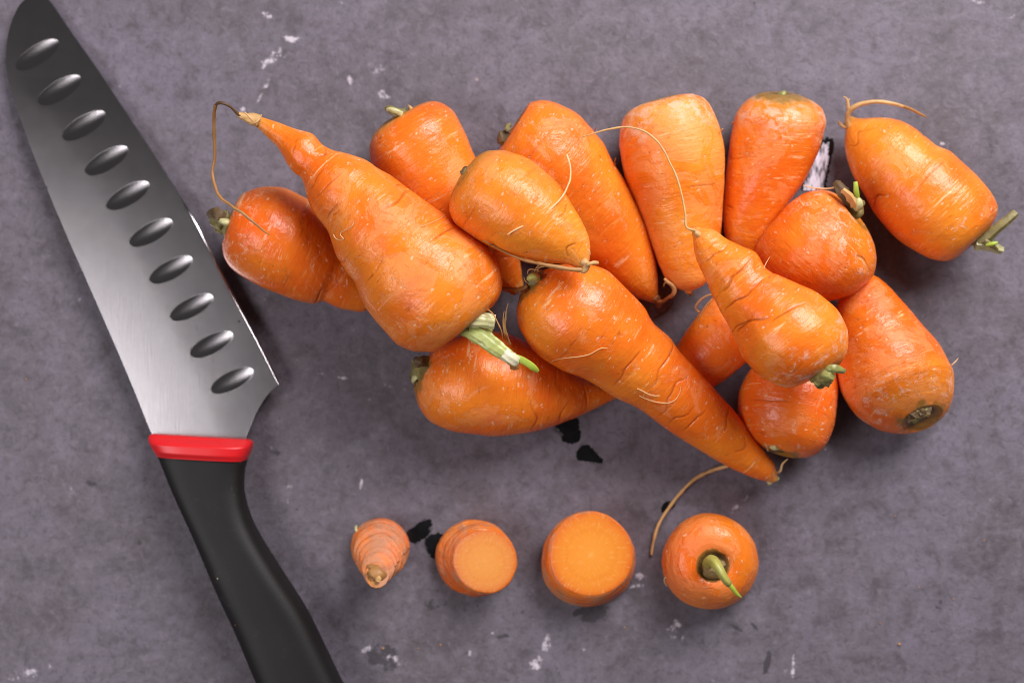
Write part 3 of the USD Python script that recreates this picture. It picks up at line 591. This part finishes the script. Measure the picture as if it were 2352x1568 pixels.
N = carrot('longest carrot across the middle, glistening tip pointing down right',
    [(1768, 1106), (1740, 1100), (1680, 1075), (1600, 1030), (1530, 985), (1470, 940), (1410, 910), (1362, 880), (1340, 868), (1290, 849), (1240, 818), (1202, 770), (1187, 724), (1192, 690)],
    [(1783, 1088), (1775, 1060), (1740, 1018), (1700, 960), (1650, 903), (1600, 848), (1560, 806), (1530, 768), (1506, 748), (1492, 730), (1480, 706), (1440, 664), (1400, 626), (1350, 606), (1294, 608), (1250, 622)],
    11, 31, 13, creases=1, wet=0.9, special=((0.53, 1.1, 0.9, 1.8), (0.62, 1.9, 0.6, 1.6), (0.45, 1.7, 0.9, 1.2), (0.33, 1.9, 0.6, 1.3), (0.26, 0.9, 0.7, 1.2), (0.16, 1.4, 0.5, 1.0), (0.39, 2.0, 0.6, 1.0)), green=0.12, dip=(0.2, 0.1), dry=0.3, scuff=0.5, hue=0.4)
O = carrot('small carrot squeezed under the crossing of the two pointed carrots',
    [(1530, 862), (1545, 812), (1568, 772), (1598, 730), (1637, 682), (1670, 650), (1700, 632)],
    [(1568, 900), (1602, 900), (1640, 887), (1682, 858), (1712, 832), (1752, 790), (1790, 735)],
    9, 10, 14, creases=1, crease_depth=0.00015, green=0.1, dry=0.5, scuff=0.3, red=0.1)
P = carrot('round short carrot at bottom right of the heap, stub end facing down',
    [(1900, 790), (1920, 850), (1922, 910), (1915, 972), (1896, 1020), (1866, 1045), (1836, 1050)],
    [(1780, 790), (1748, 825), (1715, 865), (1698, 905), (1696, 945), (1706, 984), (1730, 1012), (1760, 1030)],
    9, 15, 15, creases=1, crease_depth=0.00015, special=((0.62, 1.0, 0.5, 0.8),), green=0.12, bulge=0.10, dip=(0.22, 0.10), dry=0.45, scuff=0.8, red=0.5)

#==DETAIL==
# stalks and roots: tube(points (x, y, height mm), radii)
def st(t, name, pts, radii, m, **k):
    if 'thread' in name or 'hair' in name: k.setdefault('kink', 5.0 if 'thread' in name else 3.0)
    return t.part(name, tube(pts, radii, **k), m, smooth=True if 'root' in name else 40)
# A
st(A, 'stalk', [(1045, 742, 33), (1062, 746, 36), (1075, 744, 39)], [26, 24, 17], M_olive, sides=20, rough=0.3, seed=1)
st(A, 'cut_stalk', [(1066, 735, 38), (1095, 733, 41), (1118, 736, 41), (1137, 739, 41)], [15, 17, 15, 15], M_pale, sides=30, ridge=0.10, nr=8, flat=0.6, rough=0.15, seed=62)
st(A, 'cut_stalk', [(1070, 742, 36), (1100, 752, 37), (1128, 757, 36)], [17, 14, 11], M_green, sides=18, ridge=0.08, flat=0.7)
st(A, 'stalk', [(1062, 752, 36), (1100, 768, 39), (1135, 794, 40), (1165, 816, 40), (1184, 830, 39)], [17, 21, 19, 15, 13], M_stalk, sides=36, ridge=0.06, nr=11, flat=0.55, rough=0.12, seed=60)
st(A, 'torn_end', [(1158, 812, 41), (1172, 822, 41), (1184, 830, 40), (1188, 834, 39)], [13, 13, 12, 9], M_white, sides=22, ridge=0.14, nr=7, flat=0.6, rough=0.3, seed=61)
st(A, 'green_tip', [(1180, 818, 40), (1200, 826, 40), (1222, 840, 40), (1236, 852, 39)], [7, 8, 8, 4], M_bright, sides=12, ridge=0.15, nr=3, flat=0.6)
st(A, 'frayed_end', [(1172, 826, 38), (1180, 836, 37), (1182, 848, 36)], [10, 8, 8], M_rootb, sides=12, ridge=0.25, nr=4, flat=0.4)
st(A, 'root', [(596, 280, 36), (572, 272, 37), (550, 264, 38), (543, 260, 38.3)], [14, 11, 6, 3.2], M_root, sides=14, ridge=0.16, nr=5, rough=0.25)
st(A, 'root', [(562, 258, 41), (578, 275, 40.5), (590, 291, 37)], [1.8, 2.2, 1.5], M_root)
st(A, 'root', [(572, 284, 39), (588, 281, 41), (601, 264, 39)], [1.5, 2, 1.2], M_root)
st(A, 'thread_root', [(556, 270, 38), (545, 261, 38.5), (530, 246, 40), (514, 237, 41), (502, 237, 40), (494, 243, 38.5)], [4.2, 4, 3.6, 3.6, 3.8, 3.8], M_rootd)
st(A, 'thread_root', [(496, 241, 39), (491, 255, 37), (489, 285, 34), (491, 330, 31), (491, 368, 29), (487, 390, 28.5), (487, 410, 29), (494, 435, 31), (505, 455, 33), (530, 472, 36), (556, 490, 37), (590, 517, 36.5), (620, 539, 34.5)], [3.6, 4.2, 4.0, 4, 3.6, 3.4, 3.6, 3.4, 3.6, 3.6, 3.4, 2.6, 1.4], M_rootb)
# B
st(B, 'stalk', [(528, 520, 18), (515, 512, 19), (502, 508, 19.5), (488, 505, 19)], [28, 22, 18, 12], M_olive, sides=20, ridge=0.2, nr=5, rough=0.45, seed=3)
st(B, 'dry_leaf_base', [(515, 500, 22), (500, 492, 23), (486, 490, 21), (477, 495, 18)], [10, 13, 10, 6], M_brown, sides=12, rough=0.4, seed=4, flat=0.4)
st(B, 'cut_stalk', [(524, 512, 22), (512, 508, 23), (506, 506, 22)], [9, 8, 6], M_pale, sides=12, rough=0.3, seed=5)
st(B, 'dry_leaf_base', [(520, 528, 19), (506, 530, 18), (496, 526, 16)], [9, 8, 5], M_olive, sides=12, rough=0.4, seed=6)
# C
st(Cc, 'stalk', [(938, 268, 21), (918, 263, 23), (905, 256, 23), (888, 249, 21)], [16, 13, 10, 6], M_olive, sides=16, ridge=0.15, rough=0.4, seed=7)
st(Cc, 'cut_stalk', [(922, 262, 25), (904, 253, 26), (890, 251, 25)], [6, 6, 4], M_pale, sides=12, rough=0.4, seed=8)
st(Cc, 'dry_leaf_base', [(948, 256, 22), (942, 247, 22), (938, 243, 21)], [5, 4, 2], M_root)
# D
st(D, 'stalk', [(1172, 330, 17), (1158, 315, 18), (1154, 302, 18)], [22, 16, 9], M_brown, sides=16, rough=0.5, seed=9)
st(D, 'stalk', [(1170, 300, 20), (1165, 293, 20), (1172, 286, 19)], [8, 7, 4], M_olive, sides=12, rough=0.4, seed=10)
st(D, 'root', [(1504, 680, 9), (1512, 694, 8), (1511, 704, 6)], [10, 7, 4], M_rootb, sides=12, rough=0.5, seed=11)
st(D, 'root', [(1507, 690, 9), (1522, 692, 10), (1534, 684, 12), (1546, 676, 14), (1549, 665, 15), (1540, 652, 16), (1526, 640, 17)], [4, 4, 4, 5, 5, 4.5, 2.5], M_root, rough=0.3, seed=12)
st(D, 'root', [(1540, 654, 16), (1530, 648, 15), (1524, 658, 14)], [2.2, 2, 1], M_root)
st(D, 'root', [(1540, 682, 12), (1546, 692, 8), (1525, 718, 3), (1500, 732, 1)], [2.5, 2.4, 2, 1.6], M_rootd)
for x, y, dx, dy in ((1411, 374, 3, -12), (1408, 380, 6, -4), (1416, 402, 5, 2), (1365, 300, 5, -8)): st(D, 'hair_root', [(x, y, 17), (x + dx * .6, y + dy * .5, 18), (x + dx, y + dy, 19)], [1.4, 1.2, .6], M_rootb)
# E
st(E, 'stalk', [(1078, 398, 39), (1068, 398, 41), (1060, 402, 41)], [17, 13, 8], M_brown, sides=16, rough=0.5, seed=13)
st(E, 'cut_stalk', [(1074, 392, 43), (1069, 397, 44), (1065, 404, 43)], [7, 6, 4], M_olive, sides=12, rough=0.4, seed=14)
st(E, 'root', [(1338, 600, 47), (1347, 608, 47.5), (1345, 618, 47.5), (1335, 622, 47.5)], [11, 9, 8, 6], M_root, sides=14, rough=0.35, seed=15)
st(E, 'root', [(1348, 608, 49), (1360, 604, 49), (1374, 604, 48)], [5, 4.5, 3.5], M_root, rough=0.4, seed=16)
st(E, 'thread_root', [(1340, 620, 47.5), (1310, 618, 48.5), (1270, 612, 49), (1230, 604, 48.5), (1190, 593, 46), (1155, 577, 45), (1130, 562, 46), (1110, 553, 47)], [5.5, 5, 4.6, 4.2, 3.4, 2.8, 2, 1.2], M_rootb)
st(E, 'hair_root', [(1130, 562, 47), (1125, 566, 45), (1135, 578, 44)], [1.2, 1.2, .8], M_rootd)
st(E, 'hair_root', [(1352, 590, 49), (1356, 580, 50), (1350, 572, 50)], [.9, .9, .7], M_hair)
# F
st(F, 'hair_root', [(1656, 300, 22), (1660, 296, 24)], [2, 1.2], M_root)
st(F, 'root', [(1580, 660, 10), (1584, 672, 8), (1592, 678, 6)], [7, 5, 2], M_rootb, rough=0.4)
# G
st(Gc, 'stalk', [(1792, 226, 16), (1799, 217, 17), (1802, 212, 16)], [10, 7, 4], M_olive2, sides=12, rough=0.3, seed=17)
for x, y, dx, dy in ((1873, 340, 7, 0), (1869, 352, 9, 2), (1868, 346, 6, 6), (1684, 280, -4, 4)): st(Gc, 'hair_root', [(x, y, 14), (x + dx * .5, y + dy, 13), (x + dx, y + dy * 1.5, 11)], [1.6, 1.4, .7], M_root)
# H
st(Hc, 'root', [(1955, 294, 11), (1948, 284, 12), (1947, 270, 13), (1952, 255, 14.5), (1968, 243, 16), (1990, 236, 17), (2020, 234, 17.5), (2050, 238, 17), (2075, 245, 15.5)], [8, 6.5, 6, 6.5, 5.5, 5, 4.6, 4.2, 3.6], M_root, rough=0.15, seed=18)
st(Hc, 'root', [(2072, 244, 15.7), (2090, 250, 14.5), (2110, 260, 13), (2127, 269, 11)], [3.8, 3.6, 3.2, 1.8], M_rootb)
st(Hc, 'root', [(1954, 256, 14.5), (1948, 243, 15), (1947, 232, 15.5), (1937, 222, 16)], [4.5, 4, 3, 1], M_root, rough=0.2, seed=19)
st(Hc, 'root', [(1947, 236, 15.3), (1952, 226, 15.5)], [2, .8], M_root)
st(Hc, 'root', [(1950, 288, 11.5), (1938, 291, 11), (1930, 285, 11), (1926, 277, 12)], [5, 4.5, 3.5, 1], M_root)
st(Hc, 'stalk', [(2246, 552, 17), (2262, 545, 18), (2285, 528, 20), (2310, 508, 21), (2333, 488, 21)], [17, 15, 11, 10, 9], M_olive, sides=16, ridge=0.15, nr=5, flat=0.7)
st(Hc, 'stalk', [(2240, 556, 16), (2258, 558, 16), (2280, 566, 15), (2300, 574, 13)], [18, 15, 11, 8], M_pale, sides=16, ridge=0.2, nr=5, rough=0.2, seed=20)
st(Hc, 'dry_leaf_base', [(2262, 552, 19), (2276, 562, 19), (2290, 572, 17)], [7, 6, 4], M_olive, sides=12, rough=0.4, seed=21)
st(Hc, 'green_tip', [(2266, 562, 19), (2280, 560, 20), (2291, 557, 20)], [5, 5, 3], M_bright, sides=10)
# I
st(I, 'stalk', [(1955, 480, 22), (1962, 470, 24), (1966, 458, 25)], [24, 20, 14], M_olive, sides=18, ridge=0.2, rough=0.45, seed=22)
st(I, 'dry_leaf_base', [(1952, 468, 26), (1940, 446, 28), (1928, 428, 28), (1922, 418, 27)], [11, 12, 11, 8], M_brown, sides=14, ridge=0.2, nr=4, rough=0.3, seed=23, flat=0.6)
st(I, 'cut_stalk', [(1962, 472, 27), (1952, 452, 30), (1935, 436, 31)], [8, 8, 5], M_root, sides=12, ridge=0.2, nr=4, rough=0.3, seed=24)
st(I, 'green_tip', [(1968, 462, 27), (1967, 445, 29), (1966, 430, 30), (1965, 418, 30)], [8, 7, 6, 5], M_bright, sides=12, flat=0.7)
st(I, 'cut_stalk', [(1968, 478, 26), (1973, 466, 28), (1972, 456, 28)], [9, 9, 6], M_pale, sides=12, rough=0.3, seed=25)
st(I, 'dry_leaf_base', [(1966, 498, 23), (1974, 490, 24), (1977, 480, 24)], [8, 9, 6], M_olive, sides=12, rough=0.5, seed=26)
st(I, 'hair_root', [(1924, 428, 27), (1905, 432, 25), (1870, 432, 22), (1845, 425, 20)], [2, 1.8, 1.6, .8], M_hair)
# K
st(K, 'thread_root', [(1600, 538, 40), (1593, 529, 41), (1583, 527, 42), (1576, 522, 42), (1574, 505, 42), (1571, 480, 42), (1563, 440, 41.5), (1550, 398, 41), (1530, 355, 40.5), (1506, 320, 40), (1480, 302, 39.5), (1445, 292, 39), (1410, 294, 38.5), (1370, 304, 38), (1335, 315, 37)], [5, 3.4, 2.6, 3, 2.6, 2.4, 2.3, 2.3, 2.3, 2.3, 2.2, 2.2, 2.1, 1.8, 1.2], M_root)
st(K, 'root', [(1606, 540, 40), (1597, 532, 41)], [9, 5], M_root, sides=12, rough=0.3)
st(K, 'stalk', [(1884, 866, 45), (1897, 862, 48), (1908, 860, 49)], [24, 22, 18], M_olive, sides=20, ridge=0.15, rough=0.3, seed=27)
st(K, 'cut_stalk', [(1890, 860, 48), (1902, 862, 50), (1909, 866, 49)], [14, 13, 10], M_olive2, sides=16, ridge=0.1, rough=0.25, seed=28)
st(K, 'cut_stalk', [(1895, 848, 49), (1915, 846, 51), (1928, 848, 50), (1938, 853, 48)], [10, 10, 8, 6], M_olive2, sides=14, ridge=0.12, rough=0.25, seed=29, flat=0.7)
st(K, 'cut_stalk', [(1888, 872, 48), (1880, 876, 48), (1880, 882, 46)], [10, 9, 7], M_olive2, sides=14, rough=0.3, seed=30)
# L
st(Lc, 'stalk', [(2098, 940, 19), (2110, 953, 21), (2114, 960, 21.5)], [34, 28, 20], M_brown, sides=22, ridge=0.15, nr=7, rough=0.45, seed=31)
for x, y, z, r, m_ in ((2094, 955, 22, 11, M_brown), (2104, 962, 22, 11, M_olive), (2106, 946, 23, 10, M_tan), (2116, 955, 23, 11, M_brown), (2122, 942, 23, 11, M_olive), (2130, 950, 22.5, 9, M_tan), (2134, 936, 22.5, 9, M_brown), (2112, 938, 23, 9, M_brown)):
    st(Lc, 'cut_stalk', [(x - 5, y - 7, z - 3), (x, y, z), (x + 2, y + 3, z + .5)], [r, r * .9, r * .55], m_, sides=16, rough=0.6, ridge=0.15, seed=int(x))
st(Lc, 'hair_root', [(2186, 838, 20), (2194, 830, 20), (2201, 822, 19)], [1.3, 1.1, .6], M_hair)
# M
st(Mc, 'stalk', [(972, 852, 17), (962, 850, 19), (954, 850, 19)], [30, 24, 14], M_olive, sides=20, ridge=0.15, rough=0.45, seed=33)
st(Mc, 'dry_leaf_base', [(968, 835, 21), (960, 828, 22), (955, 826, 21)], [13, 11, 7], M_brown, sides=14, rough=0.45, seed=34)
st(Mc, 'cut_stalk', [(962, 862, 20), (954, 868, 20), (950, 876, 18)], [7, 7, 5], M_pale, sides=12, rough=0.4, seed=35)
# N
st(N, 'stalk', [(1240, 645, 32), (1228, 640, 33), (1216, 638, 33)], [24, 21, 15], M_olive, sides=20, ridge=0.12, rough=0.45, seed=36)
st(N, 'cut_stalk', [(1232, 638, 37), (1222, 636, 39), (1214, 640, 38)], [9, 9, 6], M_green, sides=14, rough=0.3, seed=37)
for q in ([(1228, 622, 36), (1236, 612, 40), (1244, 606, 42)], [(1236, 625, 36), (1240, 615, 39), (1252, 612, 40)], [(1212, 628, 35), (1220, 618, 38), (1238, 622, 39)], [(1214, 650, 34), (1206, 645, 35), (1203, 636, 35)]): st(N, 'hair_root', q, [1.6, 1.3, .8], M_root)
st(N, 'root', [(1212, 656, 33), (1195, 664, 31), (1170, 662, 28), (1152, 664, 25)], [5, 4.5, 4, 3], M_rootb, rough=0.3, seed=38)
st(N, 'root', [(1768, 1092, 10), (1772, 1100, 9), (1764, 1108, 8)], [10, 9, 6], M_pale, sides=12, rough=0.4, seed=39)
st(N, 'root', [(1776, 1096, 10), (1784, 1086, 10), (1793, 1080, 11), (1796, 1068, 12), (1802, 1060, 13), (1810, 1053, 14)], [5, 3.5, 3, 2.6, 2, .8], M_hair)
st(N, 'root', [(1776, 1098, 10), (1784, 1100, 9.5), (1788, 1097, 9)], [6, 6, 4], M_pale, rough=0.3)
def on_top(t, pts, rad, m, lift=0.15):                 # a hair lying on the carrot's skin: heights come from the body
    me = UsdGeom.Mesh(stage.GetPrimAtPath(t.body)); V_ = np.array(me.GetPointsAttr().Get()) + t.loc
    out = []
    for x, y in pts:
        k = PX * (H - V_[:, 2]) / H
        d = np.hypot(V_[:, 0] / k + 1176 - x, 784 - V_[:, 1] / k - y)
        c = np.argsort(d)[:14]; out.append((x, y, V_[c, 2].max() * 1000 + lift))
    t.part('hair_root', tube(out, rad), m)
on_top(N, [(1265, 832), (1300, 822), (1335, 818), (1358, 812), (1375, 802), (1395, 800)], [.8, .9, 1, 1, 1, .7], M_hair)
on_top(N, [(1468, 908), (1490, 918), (1520, 925), (1545, 922), (1560, 905), (1563, 888)], [.8, 1, 1, 1, .8, .6], M_hair)
on_top(N, [(1463, 892), (1480, 900), (1500, 908), (1515, 908)], [.8, 1, .9, .6], M_hair)
on_top(A, [(766, 538), (772, 548), (788, 547), (782, 540), (800, 525), (812, 512)], [1, 1.1, 1, 1, .9, .6], M_hair, 0.5)
on_top(A, [(966, 520), (985, 514), (1005, 505), (1022, 492)], [.6, .6, .6, .5], M_hair, 0.05)
on_top(K, [(1755, 617), (1762, 600), (1768, 590)], [.8, .8, .5], M_hair)
# hairs rising beside A's stalk
st(A, 'hair_root', [(1116, 709, 42), (1132, 722, 44), (1145, 745, 45), (1155, 778, 42)], [1.6, 1.6, 1.4, 1], M_rootb)
st(Mc, 'hair_root', [(1172, 790, 31), (1163, 765, 38), (1160, 730, 44), (1167, 698, 49)], [2.6, 2.4, 2, .7], M_root)
st(Mc, 'hair_root', [(1168, 790, 31), (1160, 772, 36), (1155, 745, 40), (1158, 715, 43)], [2, 1.8, 1.4, .6], M_root)
# O
st(O, 'root', [(1606, 716, 17), (1598, 708, 19), (1604, 694, 22), (1618, 682, 24), (1636, 676, 24)], [2, 2.4, 2.6, 2.4, 2], M_root)
st(O, 'root', [(1603, 745, 16), (1610, 722, 20), (1622, 702, 22), (1636, 688, 22)], [1, 1.8, 2, 1.6], M_root)
# P
st(P, 'stalk', [(1795, 1020, 14), (1782, 1026, 14), (1770, 1026, 14)], [18, 14, 8], M_brown, sides=16, rough=0.5, seed=40)
st(P, 'cut_stalk', [(1788, 1022, 18), (1778, 1026, 19), (1772, 1024, 18)], [7, 7, 5], M_pale, sides=12, rough=0.4, seed=41)
st(P, 'hair_root', [(1764, 1034, 14), (1760, 1022, 17), (1758, 1007, 20)], [2, 1.7, .7], M_hair)

# loose root strands
def strand(pts, rad, m, label):
    t = tube(pts, rad, kink=4.0); single('root_strand', t, m, label, 'root strand')
strand([(1700, 1066, 7), (1680, 1068, 5.5), (1640, 1080, 3), (1600, 1098, 2), (1565, 1130, 2), (1535, 1170, 1.8), (1513, 1205, 1.6), (1502, 1240, 1.2), (1496, 1274, 1)], [4.5, 4.6, 4.2, 4, 3.8, 3.6, 3.6, 3.2, 2.4], M_root, 'curved tan root strand on the board left of the cut crown')
strand([(1302, 356, 37), (1306, 370, 38), (1310, 385, 41), (1310, 405, 44), (1303, 430, 48), (1285, 460, 51.5), (1260, 485, 52.5), (1225, 508, 53), (1195, 522, 53), (1166, 539, 52.5)], [2.6, 2.6, 2, 2, 2, 2.2, 2.4, 2.4, 2.4, 1.6], M_hair, 'thin pale root strand curling over the small yellowish top carrot')

#==SLICES==
# ------------------------------------------------------------------ the cut carrot in four pieces
def flesh():
    g = G(); fl = g.add('attribute', {'attribute': 'fl'}) + '.vector'; r, a, _ = g.sep(fl)
    p = g.add('texture_coordinate') + '.object'
    n = g.noise(p, 200, 4, 0.6); n2 = g.noise(p, 900, 4, 0.65)
    rr = g.addm(r, g.mul(g.addm(n, -0.5), 0.22))
    ramp = g.add('rgb_ramp', {'ramp': [(0.0, (0.86, 0.36, 0.065)), (0.08, (0.84, 0.30, 0.030)), (0.52, (0.83, 0.275, 0.022)), (0.61, (0.81, 0.245, 0.017)), (0.68, (0.83, 0.26, 0.020)), (0.88, (0.81, 0.215, 0.016)), (1.0, (0.74, 0.145, 0.010))]}, fac=rr) + '.color'
    wv = g.add('math', {'math_type': 'sine'}, value1=g.mul(rr, 75.0)) + '.value'
    col = g.mix(g.mul(g.map(wv, 0.2, 1.0), g.mul(g.map(n2, 0.42, 0.66), 0.07)), ramp, (0.88, 0.45, 0.10))
    ray = g.mul(g.map(g.noise(g.add('combine_xyz', {'z': 0.0}, x=g.mul(a, 26.0), y=g.mul(r, 2.4)) + '.vector', 2.0, 2), 0.55, 0.72), 0.35)
    col = g.mix(ray, col, (0.88, 0.46, 0.16))
    nr = g.add('bump', {'strength': 0.3, 'distance': 0.0003}, height=n2) + '.normal'
    return g.done('carrot_flesh', {'roughness': 0.38, 'subsurface_weight': 0.25, 'subsurface_scale': 0.002, 'subsurface_radius': (1, 0.35, 0.1)}, base_color=col, normal=nr)
M_flesh = flesh()
def piece(label, rings, seed, m=140, n=90, face=None, skin=None, cap=True, rings_dry=0.9, tipattr=0.0, crownattr=False, wav=0.04, rid=0.00015):
    """rings: (x, y, z mm, radius, tilt dx, tilt dy): circles whose plane leans by dz = dx*X + dy*Y."""
    R_ = np.array(rings, float); s_ = np.r_[0, np.cumsum(np.linalg.norm(np.diff(R_[:, :4] * [1, 1, 7, 1], axis=0), axis=1))]
    u = np.linspace(0, s_[-1], n); I_ = PchipInterpolator(s_, R_)(u)
    th = np.arange(m) * 2 * np.pi / m
    out = np.zeros((n, m, 3)); rad = np.zeros((n, m))
    q = np.stack([np.cos(th) * 1.2, np.sin(th) * 1.2, 0 * th], -1) + seed * 5.3
    lowf = meshkit.fbm(q, 2, seed) - 0.5
    for i, (x, y, z, r, dx, dy) in enumerate(I_):
        c = W(x, y, z * MM); r = r * S(z * MM)
        f = meshkit.fbm(np.stack([np.cos(th) * 5 + 0 * th, np.sin(th) * 5, 0 * th + u[i] * 0.10], -1) + seed, 3, seed) - 0.5
        rr = r * (1 + wav * 2 * lowf) + 0.00045 * f * min(1, r / 0.004) + rid * (meshkit.noise(np.stack([th * 0.35, 0 * th + u[i] * 0.16, 0 * th], -1), seed) - 0.5) * 2 * min(1, r / 0.003)
        X_, Y_ = rr * np.cos(th), rr * np.sin(th)
        out[i] = c + np.stack([X_, Y_, dx * X_ + dy * Y_], -1)
        rad[i] = rr
    v, f = loft(out, cap0=True, cap1=not face)
    loc = [v[:, 0].mean(), v[:, 1].mean(), 0.0]
    t = Thing('carrot_piece', label, 'carrot piece', loc, 'pieces of the cut carrot in a row')
    hz = np.broadcast_to((u * PX)[:, None], rad.shape)
    ax = np.vstack([np.stack([hz, rad * np.cos(th)[None], rad * np.sin(th)[None]], -1).reshape(-1, 3), [[0, 0, 0], [hz[-1, 0], 0, 0]][:1 if face else 2]])
    cf = np.zeros((len(v), 3)); g_ = u / u[-1]
    cz = np.clip((g_ - 0.80) / 0.20, 0, 1) if crownattr else 0 * g_
    tz = np.clip((g_ - 0.78) / 0.22, 0, 1) * tipattr
    crs = np.zeros(n)
    if tipattr or crownattr is False:
        rng = np.random.default_rng(seed)
        for k in range(6): crs = np.maximum(crs, 0.6 * np.exp(-((g_ - rng.uniform(0.1, 0.9)) / 0.012) ** 2))
    if crownattr: cz = np.where(np.arange(n) > np.argmax(I_[:, 2]), 0.9 * smoothstep(46, 31, I_[:, 3]), 0)
    cf[:n * m, 0] = np.repeat(crs, m) * 0.7; cf[:n * m, 1] = np.repeat(cz, m); cf[:n * m, 2] = np.repeat(tz, m)
    if crownattr: cf[-1, 1] = 1
    t.body = t.part('skin', (v, f), skin, pv={'ax': ax, 'cf': cf})
    if face:                                            # the cut disc on top
        e = out[-1]; c = e.mean(0); nr = np.cross(e[10] - c, e[40] - c); nr /= np.linalg.norm(nr); nr *= np.sign(nr[2])
        ks = np.r_[1.0, 0.99, 0.965, np.linspace(0.92, 0.02, 24)]
        hs = np.r_[0.00002, 0.00006, 0.0001, np.full(24, 0.00012)]
        ds = np.array([c + (e - c) * k + nr * h for k, h in zip(ks, hs)])
        dv, df = loft(ds, cap0=False)
        ang = (th / (2 * np.pi))
        fl = np.vstack([np.stack([np.broadcast_to(ks[:, None], (len(ks), m)), np.abs(np.broadcast_to(ang[None], (len(ks), m)) - .5) * 2, np.zeros((len(ks), m))], -1).reshape(-1, 3), [[0, 0, 0]]])
        t.part('cut_face', (dv, df), M_flesh, pv={'fl': fl})
    return t
sk1 = carrot_mat('dried_skin_1', 31, 0.0, 1.0, 1.0, 0.2, 1.0); sk2 = carrot_mat('dried_skin_2', 32, 0.0, 0.8, 0.9, 0.4, 0.7); sk3 = carrot_mat('dried_skin_3', 33, 0.0, 0.8, 0.8, 0.3, 0.6); sk4 = carrot_mat('crown_skin', 34, 0.1, 0.9, 0.6)
p1 = piece('wrinkled pointed tip piece at the left end of the row', [(873, 1256, 0.3, 62, 0, 0), (873, 1256, 3, 65, 0, 0), (872, 1260, 7, 64, 0, .03), (871, 1271, 11, 56, 0, -.08), (869, 1288, 15, 45, 0, -.2), (867, 1303, 18, 35, 0, -.3), (866, 1315, 20, 27, 0, -.35), (865, 1324, 21.2, 20, 0, -.4), (865, 1328, 21.6, 8, 0, -.4)], 21, skin=sk1, tipattr=1.0, rid=0.0007)
st(p1, 'tip_scar', [(866, 1314, 19), (865, 1324, 21), (865, 1333, 21.8)], [22, 19, 12], M_rootb, sides=18, rough=0.5, seed=50)
st(p1, 'tip_core', [(868, 1322, 21), (869, 1330, 22.6), (868, 1335, 22.6)], [7, 8, 6], M_root, sides=12, rough=0.4, seed=51)
st(p1, 'hair_root', [(822, 1222, 5), (817, 1213, 5), (819, 1207, 4)], [3, 3.5, 2], M_pale, rough=0.3)
p2 = piece('smaller cut slice with stepped skin, second from the left in the row', [(1090, 1281, 0.3, 85, 0, 0), (1089, 1281, 3, 88, 0, 0), (1091, 1281, 6, 86, .02, 0), (1096, 1282, 8, 79, .04, .02), (1103, 1284, 10, 80, .08, .03), (1110, 1287, 12.5, 77, .14, .05), (1114, 1289, 14.0, 73, .16, .06)], 22, face=True, skin=sk2)
p3 = piece('larger flat cut slice, third in the row', [(1350, 1287, 0.3, 102, 0, 0), (1349, 1286, 3, 107, 0, 0), (1350, 1283, 7, 106, 0, 0), (1353, 1278, 11, 101, .03, -.02), (1357, 1273, 13.0, 94, .05, -.04)], 23, face=True, skin=sk3)
p4 = piece('cut crown with green stalk in its hollow, right end of the row', [(1630, 1291, 0.3, 98, 0, 0), (1630, 1290, 4, 108, 0, 0), (1631, 1289, 9, 110, 0, 0), (1632, 1288, 13, 104, 0, 0), (1634, 1289, 16.5, 88, 0, 0), (1635, 1292, 18.4, 66, 0, 0), (1636, 1296, 18.8, 50, 0, 0), (1637, 1299, 18.3, 38, 0, 0), (1637, 1300, 17.4, 32, 0, 0), (1637, 1300, 16.9, 24, 0, 0), (1637, 1300, 16.8, 4, 0, 0)], 24, skin=sk4, crownattr=True, rid=0.0, wav=0.03, n=130)
st(p4, 'stalk', [(1637, 1302, 14), (1636, 1300, 17.6), (1636, 1297, 19)], [27, 25, 15], M_tan, sides=20, ridge=0.10, rough=0.35, seed=52)
st(p4, 'stalk', [(1626, 1296, 15), (1630, 1288, 21), (1642, 1292, 26), (1655, 1312, 28), (1672, 1338, 27)], [12, 13, 12, 10, 8], M_yel, sides=18, ridge=0.08, nr=4)
st(p4, 'stalk', [(1670, 1335, 27), (1674, 1341, 27), (1676, 1343, 26.8)], [8, 7.5, 6], M_olive, sides=14)
st(p4, 'green_tip', [(1672, 1338, 27), (1684, 1352, 26.5), (1694, 1364, 25.5), (1703, 1371, 25)], [6, 5.5, 4, 1.2], M_bright, sides=12)
on_top(p4, [(1530, 1325), (1527, 1335), (1532, 1345)], [2, 2, 1], M_hair)

# ------------------------------------------------------------------ crumbs
rng = np.random.default_rng(5)
cb = []
def crumb(x, y, r, z=0.0):
    s = trimesh.creation.icosphere(1); v = s.vertices * (1 + 0.5 * (rng.random((len(s.vertices), 1)) - .5)) * [1, rng.uniform(.5, 1), .6] * r * PX
    cb.append((v + W(x, y, z) + [0, 0, r * PX * 0.4], s.faces))
for x, y, r in ((2065, 1478, 4), (1615, 1375, 2.2), (2022, 1430, 2), (2190, 1375, 2.2), (2055, 1185, 2.4), (2110, 1348, 1.8), (1435, 1440, 2), (1527, 1112, 1.8), (1012, 1480, 2.6), (880, 1488, 3), (960, 1488, 1.8), (60, 870, 2.4), (330, 690, 1.8), (1775, 1260, 1.5), (2260, 1240, 1.6), (455, 740, 1.4), (1955, 1310, 1.4)): crumb(x, y, r)
single('crumbs', join(*cb), plain('crumb_orange', (0.42, 0.20, 0.08), 0.6, 0.6, 400), 'tiny orange and brown carrot crumbs scattered over the board', 'crumbs', kind='stuff')
